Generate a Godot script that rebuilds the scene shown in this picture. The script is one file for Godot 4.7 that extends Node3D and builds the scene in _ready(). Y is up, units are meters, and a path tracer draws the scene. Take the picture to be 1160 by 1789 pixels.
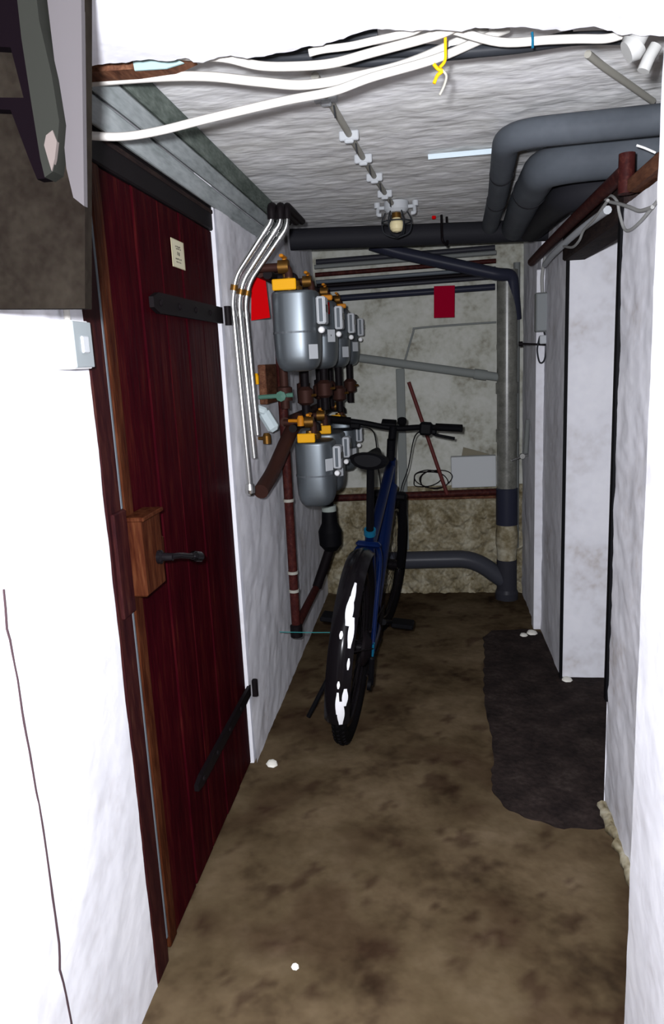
extends Node3D

# ---------------------------------------------------------------- helpers
var names := {}
var M := {}
var noise := FastNoiseLite.new()
var noise2 := FastNoiseLite.new()
var rng := RandomNumberGenerator.new()

func P(x: float, y: float, d: float) -> Vector3:
	return Vector3(x, y, -d)

func numbered(called: String) -> String:
	if not names.has(called):
		names[called] = 0
		return called
	names[called] += 1
	return "%s_%03d" % [called, names[called]]

func begin() -> SurfaceTool:
	var st := SurfaceTool.new()
	st.begin(Mesh.PRIMITIVE_TRIANGLES)
	return st

func obj(called: String, st: SurfaceTool, mat: Material, parent: Node3D = null) -> MeshInstance3D:
	var o := MeshInstance3D.new()
	o.mesh = st.commit()
	o.material_override = mat
	o.cast_shadow = GeometryInstance3D.SHADOW_CASTING_SETTING_ON
	if parent == null:
		o.name = numbered(called)
		add_child(o)
	else:
		o.name = called
		parent.add_child(o, true)
	return o

func tag(o: Node3D, label: String, category: String, group := "") -> void:
	o.set_meta("label", label)
	o.set_meta("category", category)
	if group != "":
		o.set_meta("group", group)

func structure(o: Node3D, label: String, category: String) -> void:
	tag(o, label, category)
	o.set_meta("kind", "structure")

func thing(called: String, label: String, category: String, at := Vector3.ZERO, group := "") -> Node3D:
	var o := Node3D.new()
	o.name = numbered(called)
	add_child(o)
	o.position = at
	tag(o, label, category, group)
	return o

func tri(st: SurfaceTool, a: Vector3, b: Vector3, c: Vector3, na: Vector3, nb: Vector3, nc: Vector3) -> void:
	if (c - a).cross(b - a).dot(na + nb + nc) < 0.0:
		var t := b
		b = c
		c = t
		t = nb
		nb = nc
		nc = t
	st.set_normal(na)
	st.add_vertex(a)
	st.set_normal(nb)
	st.add_vertex(b)
	st.set_normal(nc)
	st.add_vertex(c)

func ftri(st: SurfaceTool, a: Vector3, b: Vector3, c: Vector3, away: Vector3) -> void:
	var n := (c - a).cross(b - a)
	if n.length_squared() < 1e-16:
		return
	n = n.normalized()
	if n.dot((a + b + c) / 3.0 - away) < 0.0:
		n = -n
	tri(st, a, b, c, n, n, n)

func fquad(st: SurfaceTool, a: Vector3, b: Vector3, c: Vector3, d: Vector3, away: Vector3) -> void:
	ftri(st, a, b, c, away)
	ftri(st, a, c, d, away)

# box with chamfered edges
func bx(st: SurfaceTool, c: Vector3, size: Vector3, bev := 0.003, basis := Basis()) -> void:
	var h := size / 2.0
	bev = minf(bev, minf(h.x, minf(h.y, h.z)) * 0.9)
	var at := func(sx: float, sy: float, sz: float, ax: int) -> Vector3:
		var v := Vector3(sx * (h.x - bev), sy * (h.y - bev), sz * (h.z - bev))
		if ax == 0:
			v.x = sx * h.x
		elif ax == 1:
			v.y = sy * h.y
		else:
			v.z = sz * h.z
		return c + basis * v
	for s in [-1.0, 1.0]:
		fquad(st, at.call(s, -1, -1, 0), at.call(s, 1, -1, 0), at.call(s, 1, 1, 0), at.call(s, -1, 1, 0), c)
		fquad(st, at.call(-1, s, -1, 1), at.call(1, s, -1, 1), at.call(1, s, 1, 1), at.call(-1, s, 1, 1), c)
		fquad(st, at.call(-1, -1, s, 2), at.call(1, -1, s, 2), at.call(1, 1, s, 2), at.call(-1, 1, s, 2), c)
		for t in [-1.0, 1.0]:
			fquad(st, at.call(s, t, -1, 0), at.call(s, t, 1, 0), at.call(s, t, 1, 1), at.call(s, t, -1, 1), c)
			fquad(st, at.call(s, -1, t, 0), at.call(s, 1, t, 0), at.call(s, 1, t, 2), at.call(s, -1, t, 2), c)
			fquad(st, at.call(-1, s, t, 1), at.call(1, s, t, 1), at.call(1, s, t, 2), at.call(-1, s, t, 2), c)
			for u in [-1.0, 1.0]:
				ftri(st, at.call(s, t, u, 0), at.call(s, t, u, 1), at.call(s, t, u, 2), c)

# box given by its extents in x, y and depth
func ext(st: SurfaceTool, x0: float, x1: float, y0: float, y1: float, d0: float, d1: float, bev := 0.003) -> void:
	bx(st, P((x0 + x1) / 2, (y0 + y1) / 2, (d0 + d1) / 2), Vector3(absf(x1 - x0), absf(y1 - y0), absf(d1 - d0)), bev)

func rounded(pts: Array, rad: float, n := 6) -> Array:
	if pts.size() < 3 or rad <= 0.0:
		return pts
	var out := [pts[0]]
	for i in range(1, pts.size() - 1):
		var a: Vector3 = pts[i - 1]
		var b: Vector3 = pts[i]
		var c: Vector3 = pts[i + 1]
		var r: float = minf(rad, minf(a.distance_to(b), b.distance_to(c)) * 0.48)
		var p := b + (a - b).normalized() * r
		var q := b + (c - b).normalized() * r
		for k in n + 1:
			var t := float(k) / n
			out.append(p.lerp(b, t).lerp(b.lerp(q, t), t))
	out.append(pts[-1])
	return out

func smooth_path(pts: Array, n := 6) -> Array:
	var out := []
	for i in pts.size() - 1:
		var p0: Vector3 = pts[maxi(i - 1, 0)]
		var p1: Vector3 = pts[i]
		var p2: Vector3 = pts[i + 1]
		var p3: Vector3 = pts[mini(i + 2, pts.size() - 1)]
		for k in n:
			out.append(p1.cubic_interpolate(p2, p0, p3, float(k) / n))
	out.append(pts[-1])
	return out

# round bar along a path; radius r, or one radius for each point
func tube(st: SurfaceTool, pts: Array, r, sides := 12, caps := true) -> void:
	var n := pts.size()
	var tang := []
	for i in n:
		var a: Vector3 = pts[maxi(i - 1, 0)]
		var b: Vector3 = pts[mini(i + 1, n - 1)]
		tang.append((b - a).normalized())
	var up := Vector3.UP if absf(tang[0].y) < 0.9 else Vector3.RIGHT
	var s: Vector3 = tang[0].cross(up).normalized()
	var rings := []
	var norms := []
	for i in n:
		s = (s - tang[i] * s.dot(tang[i])).normalized()
		var q: Vector3 = tang[i].cross(s)
		var rad: float = r[i] if r is Array else r
		var ring := []
		var nn := []
		for k in sides:
			var a := TAU * k / sides
			var dirv: Vector3 = s * cos(a) + q * sin(a)
			ring.append(pts[i] + dirv * rad)
			nn.append(dirv)
		rings.append(ring)
		norms.append(nn)
	for i in n - 1:
		for k in sides:
			var j := (k + 1) % sides
			tri(st, rings[i][k], rings[i + 1][k], rings[i + 1][j], norms[i][k], norms[i + 1][k], norms[i + 1][j])
			tri(st, rings[i][k], rings[i + 1][j], rings[i][j], norms[i][k], norms[i + 1][j], norms[i][j])
	if caps:
		for e in [0, n - 1]:
			var nv: Vector3 = -tang[0] if e == 0 else tang[n - 1]
			for k in sides:
				tri(st, pts[e], rings[e][k], rings[e][(k + 1) % sides], nv, nv, nv)

# turned shape: profile of [radius, height] along axis from at
func lathe(st: SurfaceTool, at: Vector3, axis: Vector3, prof: Array, sides := 20) -> void:
	axis = axis.normalized()
	var up := Vector3.UP if absf(axis.y) < 0.9 else Vector3.RIGHT
	var s := axis.cross(up).normalized()
	var q := axis.cross(s)
	for i in prof.size() - 1:
		var r0: float = prof[i][0]
		var h0: float = prof[i][1]
		var r1: float = prof[i + 1][0]
		var h1: float = prof[i + 1][1]
		var nr := h1 - h0
		var nh := r0 - r1
		for k in sides:
			var a0 := TAU * k / sides
			var a1 := TAU * (k + 1) / sides
			var u0 := s * cos(a0) + q * sin(a0)
			var u1 := s * cos(a1) + q * sin(a1)
			var n0 := (u0 * nr + axis * nh).normalized()
			var n1 := (u1 * nr + axis * nh).normalized()
			var a := at + u0 * r0 + axis * h0
			var b := at + u0 * r1 + axis * h1
			var c := at + u1 * r1 + axis * h1
			var d := at + u1 * r0 + axis * h0
			if r1 > 1e-6:
				tri(st, a, b, c, n0, n0, n1)
			if r0 > 1e-6:
				tri(st, a, c, d, n0, n1, n1)

func ring(st: SurfaceTool, c: Vector3, ax: Vector3, big: float, small: float, n := 40, sides := 10, flat := 1.0) -> void:
	ax = ax.normalized()
	var up := Vector3.UP if absf(ax.y) < 0.9 else Vector3.RIGHT
	var s := ax.cross(up).normalized()
	var q := ax.cross(s)
	var pt := func(i: int, k: int) -> Array:
		var a := TAU * i / n
		var b := TAU * k / sides
		var rad := s * cos(a) + q * sin(a)
		return [c + rad * (big + small * cos(b)) + ax * small * flat * sin(b), (rad * cos(b) * flat + ax * sin(b)).normalized()]
	for i in n:
		for k in sides:
			var a: Array = pt.call(i, k)
			var b: Array = pt.call(i + 1, k)
			var d: Array = pt.call(i + 1, k + 1)
			var e: Array = pt.call(i, k + 1)
			tri(st, a[0], b[0], d[0], a[1], b[1], d[1])
			tri(st, a[0], d[0], e[0], a[1], d[1], e[1])

func flat2(list: Array) -> Array:
	return list.map(func(v): return Vector2(v.x, v.y))

# polygon (in the plane o + u*x + v*y) given thickness t along u x v, centred
func prism(st: SurfaceTool, o: Vector3, u: Vector3, v: Vector3, poly: Array, t: float) -> void:
	var n := u.cross(v).normalized()
	var pv := PackedVector2Array(poly)
	var idx := Geometry2D.triangulate_polygon(pv)
	var cw := Geometry2D.is_polygon_clockwise(pv)
	for i in range(0, idx.size(), 3):
		for s in [-0.5, 0.5]:
			var w := []
			for k in 3:
				w.append(o + u * pv[idx[i + k]].x + v * pv[idx[i + k]].y + n * s * t)
			tri(st, w[0], w[1], w[2], n * s, n * s, n * s)
	for i in pv.size():
		var a := pv[i]
		var b := pv[(i + 1) % pv.size()]
		var e := b - a
		var n2 := Vector2(e.y, -e.x).normalized()
		if cw:
			n2 = -n2
		var nv := (u * n2.x + v * n2.y).normalized()
		var pa := o + u * a.x + v * a.y
		var pb := o + u * b.x + v * b.y
		tri(st, pa - n * t / 2, pb - n * t / 2, pb + n * t / 2, nv, nv, nv)
		tri(st, pa - n * t / 2, pb + n * t / 2, pa + n * t / 2, nv, nv, nv)

# floor dirt: trodden pale patches and small dark oily spots, scattered evenly over the concrete
func stain(p: Vector3) -> Color:
	var a := noise.get_noise_3dv(p * 26.0)
	var c := noise.get_noise_3dv(p * 70.0 + Vector3(0, 5, 0))
	var k := Color(0.56, 0.5, 0.42)
	k = k.lerp(Color(0.7, 0.63, 0.55), smoothstep(0.0, 0.35, a))
	k = k.lerp(Color(0.4, 0.33, 0.28), smoothstep(0.05, 0.4, -a))
	if c > 0.3:
		k = k.lerp(Color(0.17, 0.1, 0.1), smoothstep(0.3, 0.45, c) * 0.6)
	return k

# uneven plaster face: grid o + u*i + v*j pushed along n by noise, with a slab behind it
func plaster(st: SurfaceTool, o: Vector3, u: Vector3, v: Vector3, n: Vector3, amp := 0.004, cell := 0.018, thick := 0.1, lumpy := false, stained := false) -> void:
	var nu := maxi(2, int(u.length() / cell))
	var nv := maxi(2, int(v.length() / cell))
	var pts := []
	for i in nu + 1:
		var row := []
		for j in nv + 1:
			var p := o + u * (float(i) / nu) + v * (float(j) / nv)
			var h := noise.get_noise_3dv(p * 60.0) * amp + noise2.get_noise_3dv(p * 100.0) * amp * 0.35
			if lumpy:
				h += 0.034 * (absf(noise.get_noise_3dv(p * 110.0 + Vector3(40, 0, 0))) * 1.6 - 0.3) + 0.012 * noise2.get_noise_3dv(p * 45.0)
			row.append(p + n * h)
		pts.append(row)
	var nrm := []
	for i in nu + 1:
		var row := []
		for j in nv + 1:
			var a: Vector3 = pts[mini(i + 1, nu)][j] - pts[maxi(i - 1, 0)][j]
			var b: Vector3 = pts[i][mini(j + 1, nv)] - pts[i][maxi(j - 1, 0)]
			var q := a.cross(b).normalized()
			row.append(q if q.dot(n) > 0 else -q)
		nrm.append(row)
	if stained:
		for i in nu:
			for j in nv:
				for e in [[0, 0], [0, 1], [1, 1], [0, 0], [1, 1], [1, 0]]:
					st.set_color(stain(pts[i + e[0]][j + e[1]]))
					st.set_normal(nrm[i + e[0]][j + e[1]])
					st.add_vertex(pts[i + e[0]][j + e[1]])
		return
	for i in nu:
		for j in nv:
			tri(st, pts[i][j], pts[i + 1][j], pts[i + 1][j + 1], nrm[i][j], nrm[i + 1][j], nrm[i + 1][j + 1])
			tri(st, pts[i][j], pts[i + 1][j + 1], pts[i][j + 1], nrm[i][j], nrm[i + 1][j + 1], nrm[i][j + 1])
	if thick > 0.0:
		var c := o + u / 2 + v / 2 - n * (thick / 2 + amp * 1.2 + 0.002)
		bx(st, c, Vector3(u.length(), v.length(), thick), 0.001, Basis(u.normalized(), v.normalized(), n.normalized()))

# ---------------------------------------------------------------- materials
func lin(r: float, g: float, b: float) -> Color:
	return Color(r, g, b).linear_to_srgb()

func mat(c: Color, rough := 0.7, metal := 0.0, spec := 0.25) -> StandardMaterial3D:
	var m := StandardMaterial3D.new()
	m.albedo_color = c
	m.roughness = rough
	m.metallic = metal
	m.metallic_specular = spec
	m.cull_mode = BaseMaterial3D.CULL_DISABLED
	return m

func field(seed_: int, freq: float, octaves: int) -> PackedByteArray:
	var f := FastNoiseLite.new()
	f.seed = seed_
	f.noise_type = FastNoiseLite.TYPE_SIMPLEX_SMOOTH
	f.frequency = freq
	f.fractal_octaves = octaves
	return f.get_seamless_image(512, 512).get_data()

# colour texture: coarse and fine noise run through a ramp of linear colours
func colour_tex(seed_: int, freq: float, fine: float, mix_: float, stops: Array, cols: Array) -> ImageTexture:
	var a := field(seed_, freq, 5)
	var b := field(seed_ + 7, fine, 3)
	var g := Gradient.new()
	g.offsets = PackedFloat32Array(stops)
	var pc := PackedColorArray()
	for c in cols:
		pc.append(c)
	g.colors = pc
	var lut := []
	for i in 256:
		var c := g.sample(i / 255.0)
		lut.append([int(c.r * 255), int(c.g * 255), int(c.b * 255)])
	var out := PackedByteArray()
	out.resize(512 * 512 * 3)
	for i in 512 * 512:
		var v := clampi(int(a[i] * (1.0 - mix_) + b[i] * mix_), 0, 255)
		var c: Array = lut[v]
		out[i * 3] = c[0]
		out[i * 3 + 1] = c[1]
		out[i * 3 + 2] = c[2]
	return ImageTexture.create_from_image(Image.create_from_data(512, 512, false, Image.FORMAT_RGB8, out))

var bump_a: ImageTexture
func textured(t: Texture2D, scale: Vector3, rough := 0.85, bump := 0.0, bump_scale := 1.0) -> StandardMaterial3D:
	var m := mat(Color.WHITE, rough, 0.0, 0.2)
	m.albedo_texture = t
	m.uv1_triplanar = true
	m.uv1_world_triplanar = true
	m.uv1_scale = scale
	if bump > 0.0:
		m.heightmap_enabled = true
		m.heightmap_texture = bump_a
		m.heightmap_scale = bump
	return m

func make_materials() -> void:
	bump_a = ImageTexture.create_from_image(Image.create_from_data(512, 512, false, Image.FORMAT_L8, field(91, 0.03, 4)))
	var white := colour_tex(1, 0.006, 0.05, 0.3, [0.0, 0.22, 0.42, 0.7, 1.0], [lin(0.46, 0.42, 0.4), lin(0.64, 0.63, 0.66), lin(0.72, 0.72, 0.765), lin(0.77, 0.77, 0.81), lin(0.79, 0.79, 0.83)])
	M.white = textured(white, Vector3.ONE * 0.7, 0.9, 0.13)
	M.crack = mat(lin(0.05, 0.03, 0.035), 0.9)
	var grey := colour_tex(2, 0.006, 0.05, 0.35, [0.0, 0.25, 0.5, 0.8, 1.0], [lin(0.3, 0.28, 0.27), lin(0.48, 0.48, 0.48), lin(0.56, 0.56, 0.57), lin(0.63, 0.63, 0.65), lin(0.66, 0.66, 0.68)])
	M.grey_plaster = textured(grey, Vector3.ONE * 0.7, 0.9, 0.3)
	var ceil := colour_tex(3, 0.005, 0.04, 0.35, [0.0, 0.28, 0.5, 0.8, 1.0], [lin(0.52, 0.5, 0.48), lin(0.77, 0.77, 0.75), lin(0.85, 0.85, 0.84), lin(0.89, 0.89, 0.9), lin(0.91, 0.91, 0.92)])
	M.ceiling = textured(ceil, Vector3(0.5, 0.5, 1.1), 0.9, 0.35)
	var back := colour_tex(4, 0.008, 0.05, 0.35, [0.0, 0.25, 0.45, 0.7, 1.0], [lin(0.12, 0.11, 0.075), lin(0.34, 0.335, 0.28), lin(0.46, 0.465, 0.41), lin(0.53, 0.535, 0.49), lin(0.58, 0.58, 0.54)])
	M.back_plaster = textured(back, Vector3.ONE * 0.9, 0.9, 0.4)
	var stone := colour_tex(5, 0.012, 0.05, 0.4, [0.0, 0.3, 0.5, 0.7, 1.0], [lin(0.05, 0.036, 0.02), lin(0.15, 0.12, 0.065), lin(0.27, 0.235, 0.155), lin(0.4, 0.37, 0.28), lin(0.46, 0.44, 0.36)])
	M.stone = textured(stone, Vector3.ONE * 1.3, 0.9, 0.6)
	var floor_ := colour_tex(6, 0.007, 0.045, 0.3, [0.0, 0.25, 0.42, 0.6, 0.85, 1.0], [lin(0.035, 0.025, 0.018), lin(0.085, 0.064, 0.042), lin(0.125, 0.098, 0.064), lin(0.15, 0.12, 0.08), lin(0.19, 0.155, 0.11), lin(0.24, 0.2, 0.15)])
	M.floor = textured(floor_, Vector3.ONE * 0.75, 0.95, 0.3)
	M.floor.metallic_specular = 0.1
	M.floor.vertex_color_use_as_albedo = true
	var patch := colour_tex(8, 0.01, 0.06, 0.4, [0.0, 0.35, 0.6, 1.0], [lin(0.008, 0.006, 0.006), lin(0.018, 0.013, 0.012), lin(0.028, 0.02, 0.018), lin(0.06, 0.05, 0.042)])
	M.patch = textured(patch, Vector3.ONE * 1.2, 0.85, 0.4)
	var oxblood := colour_tex(9, 0.012, 0.06, 0.45, [0.0, 0.3, 0.55, 0.75, 1.0], [lin(0.008, 0.0005, 0.0014), lin(0.018, 0.001, 0.0026), lin(0.026, 0.0016, 0.0034), lin(0.038, 0.005, 0.0045), lin(0.075, 0.022, 0.012)])
	M.door = textured(oxblood, Vector3(3.0, 0.28, 3.0), 0.5, 0.1)
	M.door.metallic_specular = 0.08
	var stile := colour_tex(10, 0.012, 0.06, 0.45, [0.0, 0.35, 0.6, 1.0], [lin(0.012, 0.002, 0.002), lin(0.03, 0.007, 0.003), lin(0.052, 0.015, 0.006), lin(0.1, 0.04, 0.018)])
	M.door_edge = textured(stile, Vector3(4.0, 0.5, 4.0), 0.5, 0.1)
	var frame := colour_tex(11, 0.012, 0.06, 0.4, [0.0, 0.4, 0.65, 1.0], [lin(0.008, 0.002, 0.003), lin(0.02, 0.004, 0.005), lin(0.032, 0.008, 0.007), lin(0.075, 0.035, 0.022)])
	M.door_edge.metallic_specular = 0.15
	M.frame = textured(frame, Vector3(4.0, 0.6, 4.0), 0.5)
	var plank := colour_tex(12, 0.012, 0.06, 0.4, [0.0, 0.35, 0.6, 1.0], [lin(0.14, 0.16, 0.155), lin(0.27, 0.3, 0.3), lin(0.36, 0.39, 0.395), lin(0.46, 0.49, 0.5)])
	M.plank = textured(plank, Vector3(3.0, 3.0, 0.5), 0.75, 0.1)
	var oldplank := colour_tex(13, 0.014, 0.07, 0.45, [0.0, 0.35, 0.6, 1.0], [lin(0.03, 0.04, 0.035), lin(0.09, 0.11, 0.095), lin(0.14, 0.165, 0.145), lin(0.25, 0.28, 0.255)])
	M.old_plank = textured(oldplank, Vector3(3.0, 3.0, 0.7), 0.85, 0.3)
	var rust := colour_tex(14, 0.02, 0.08, 0.4, [0.0, 0.35, 0.6, 1.0], [lin(0.012, 0.003, 0.003), lin(0.03, 0.006, 0.006), lin(0.05, 0.012, 0.01), lin(0.13, 0.05, 0.03)])
	M.rust = textured(rust, Vector3.ONE * 3.0, 0.55)
	var darkwood := colour_tex(15, 0.015, 0.08, 0.4, [0.0, 0.35, 0.6, 1.0], [lin(0.008, 0.006, 0.006), lin(0.018, 0.012, 0.012), lin(0.028, 0.018, 0.016), lin(0.05, 0.035, 0.028)])
	M.dark_wood = textured(darkwood, Vector3(3.0, 3.0, 0.8), 0.8, 0.2)
	var brownwood := colour_tex(16, 0.015, 0.08, 0.4, [0.0, 0.35, 0.6, 1.0], [lin(0.03, 0.012, 0.008), lin(0.085, 0.035, 0.02), lin(0.13, 0.055, 0.03), lin(0.24, 0.13, 0.08)])
	M.brown_wood = textured(brownwood, Vector3(3.0, 3.0, 0.8), 0.75, 0.2)
	var cast := colour_tex(17, 0.015, 0.07, 0.4, [0.0, 0.35, 0.6, 1.0], [lin(0.05, 0.05, 0.042), lin(0.11, 0.11, 0.095), lin(0.16, 0.16, 0.14), lin(0.26, 0.26, 0.23)])
	M.cast_pipe = textured(cast, Vector3.ONE * 2.0, 0.32)
	M.cast_pipe.metallic_specular = 0.6
	var insul := colour_tex(18, 0.008, 0.06, 0.3, [0.0, 0.5, 1.0], [lin(0.06, 0.068, 0.08), lin(0.08, 0.09, 0.104), lin(0.11, 0.122, 0.14)])
	M.insulation = textured(insul, Vector3.ONE, 0.6)
	M.lobby = mat(lin(0.12, 0.11, 0.1), 0.95, 0.0, 0.1)
	M.insulation_dark = mat(lin(0.017, 0.017, 0.021), 0.65)
	M.steel = mat(lin(0.62, 0.62, 0.6), 0.24, 1.0)
	M.brass = mat(lin(0.17, 0.085, 0.02), 0.45, 0.8)
	M.copper = mat(lin(0.04, 0.016, 0.012), 0.6, 0.3)
	M.black = mat(lin(0.003, 0.003, 0.004), 0.6, 0.0, 0.2)
	M.black_gloss = mat(lin(0.006, 0.005, 0.006), 0.2)
	M.rubber = mat(lin(0.004, 0.0035, 0.004), 0.8, 0.0, 0.15)
	M.blue = mat(lin(0.0015, 0.008, 0.045), 0.3, 0.2)
	M.blue.clearcoat_enabled = true
	M.blue.clearcoat = 0.4
	M.blue.clearcoat_roughness = 0.15
	M.blue_bright = mat(lin(0.008, 0.11, 0.2), 0.3, 0.3)
	M.meter = mat(lin(0.15, 0.17, 0.185), 0.42, 0.75)
	M.meter_seam = mat(lin(0.1, 0.11, 0.12), 0.5, 0.5)
	M.yellow = mat(lin(0.75, 0.36, 0.005), 0.5)
	M.orange = mat(lin(0.5, 0.18, 0.01), 0.5)
	M.red = mat(lin(0.55, 0.002, 0.004), 0.9, 0.0, 0.1)
	M.crimson = mat(lin(0.3, 0.001, 0.02), 0.9, 0.0, 0.1)
	M.pale = mat(lin(0.46, 0.48, 0.5), 0.6)
	M.white_plastic = mat(lin(0.78, 0.78, 0.78), 0.4)
	M.cream = mat(lin(0.75, 0.73, 0.66), 0.5)
	M.cable_white = mat(lin(0.56, 0.54, 0.5), 0.6)
	M.cable_dark = mat(lin(0.02, 0.022, 0.026), 0.5)
	M.cable_grey = mat(lin(0.3, 0.3, 0.29), 0.5)
	M.conduit = mat(lin(0.32, 0.31, 0.27), 0.5)
	M.grey_paint = mat(lin(0.16, 0.17, 0.165), 0.5)
	M.grey_strip = mat(lin(0.2, 0.215, 0.205), 0.7)
	M.dark_pipe = mat(lin(0.03, 0.03, 0.038), 0.4)
	M.blue_pipe = mat(lin(0.022, 0.024, 0.04), 0.4)
	M.branch_pipe = mat(lin(0.045, 0.047, 0.058), 0.35)
	M.red_stick = mat(lin(0.1, 0.022, 0.02), 0.5)
	M.slate = mat(lin(0.1, 0.115, 0.13), 0.35)
	var pb := colour_tex(21, 0.01, 0.06, 0.35, [0.0, 0.4, 0.6, 1.0], [lin(0.005, 0.0035, 0.0028), lin(0.0085, 0.0066, 0.0052), lin(0.011, 0.0088, 0.0068), lin(0.016, 0.013, 0.01)])
	M.panel_brown = textured(pb, Vector3.ONE * 2.0, 1.0)
	M.panel_grey = mat(lin(0.062, 0.057, 0.06), 1.0)
	M.panel_post = mat(lin(0.014, 0.0145, 0.0125), 1.0)
	M.panel_chip = mat(lin(0.09, 0.075, 0.07), 1.0)
	M.panel_black = mat(lin(0.0022, 0.0012, 0.002), 1.0)
	for k in ["panel_brown", "panel_grey", "panel_post", "panel_chip", "panel_black"]:
		M[k].metallic_specular = 0.1
	M.teal = mat(lin(0.03, 0.2, 0.2), 0.6)
	M.iron = mat(lin(0.006, 0.004, 0.005), 0.6, 0.2)

# ---------------------------------------------------------------- scene
func _ready() -> void:
	rng.seed = 20
	noise.seed = 5
	noise.noise_type = FastNoiseLite.TYPE_SIMPLEX_SMOOTH
	noise.frequency = 0.09
	noise.fractal_octaves = 3
	noise2.seed = 6
	noise2.noise_type = FastNoiseLite.TYPE_SIMPLEX_SMOOTH
	noise2.frequency = 0.25

	var cam := Camera3D.new()
	cam.name = "camera"
	cam.position = Vector3(0, 1.42, 0)
	cam.rotation_degrees = Vector3(-11.6, 7.9, -2.7)
	cam.fov = rad_to_deg(2.0 * atan(894.5 / 1281.0))
	cam.near = 0.02
	cam.current = true
	add_child(cam)

	var env := Environment.new()
	env.background_mode = Environment.BG_COLOR
	env.background_color = Color(0.0, 0.0, 0.0)
	env.tonemap_mode = Environment.TONE_MAPPER_LINEAR
	env.tonemap_exposure = 1.0
	env.sdfgi_enabled = true
	env.ssao_enabled = true
	env.ssil_enabled = true
	var we := WorldEnvironment.new()
	we.name = "environment"
	we.environment = env
	add_child(we)

	# the camera's flash, just above the lens
	var flash := OmniLight3D.new()
	flash.name = "camera_flash"
	flash.position = Vector3(-0.045, 1.47, 0.0)
	flash.light_color = Color(0.97, 0.975, 1.0)
	flash.light_energy = 7.0
	flash.light_size = 0.02
	flash.omni_range = 12.0
	flash.omni_attenuation = 2.0
	flash.shadow_enabled = true
	add_child(flash)

	make_materials()
	build_shell()
	build_door()
	build_ceiling_things()
	build_right_side()
	build_back()
	build_meters()
	build_bicycle()
	build_small()

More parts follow.
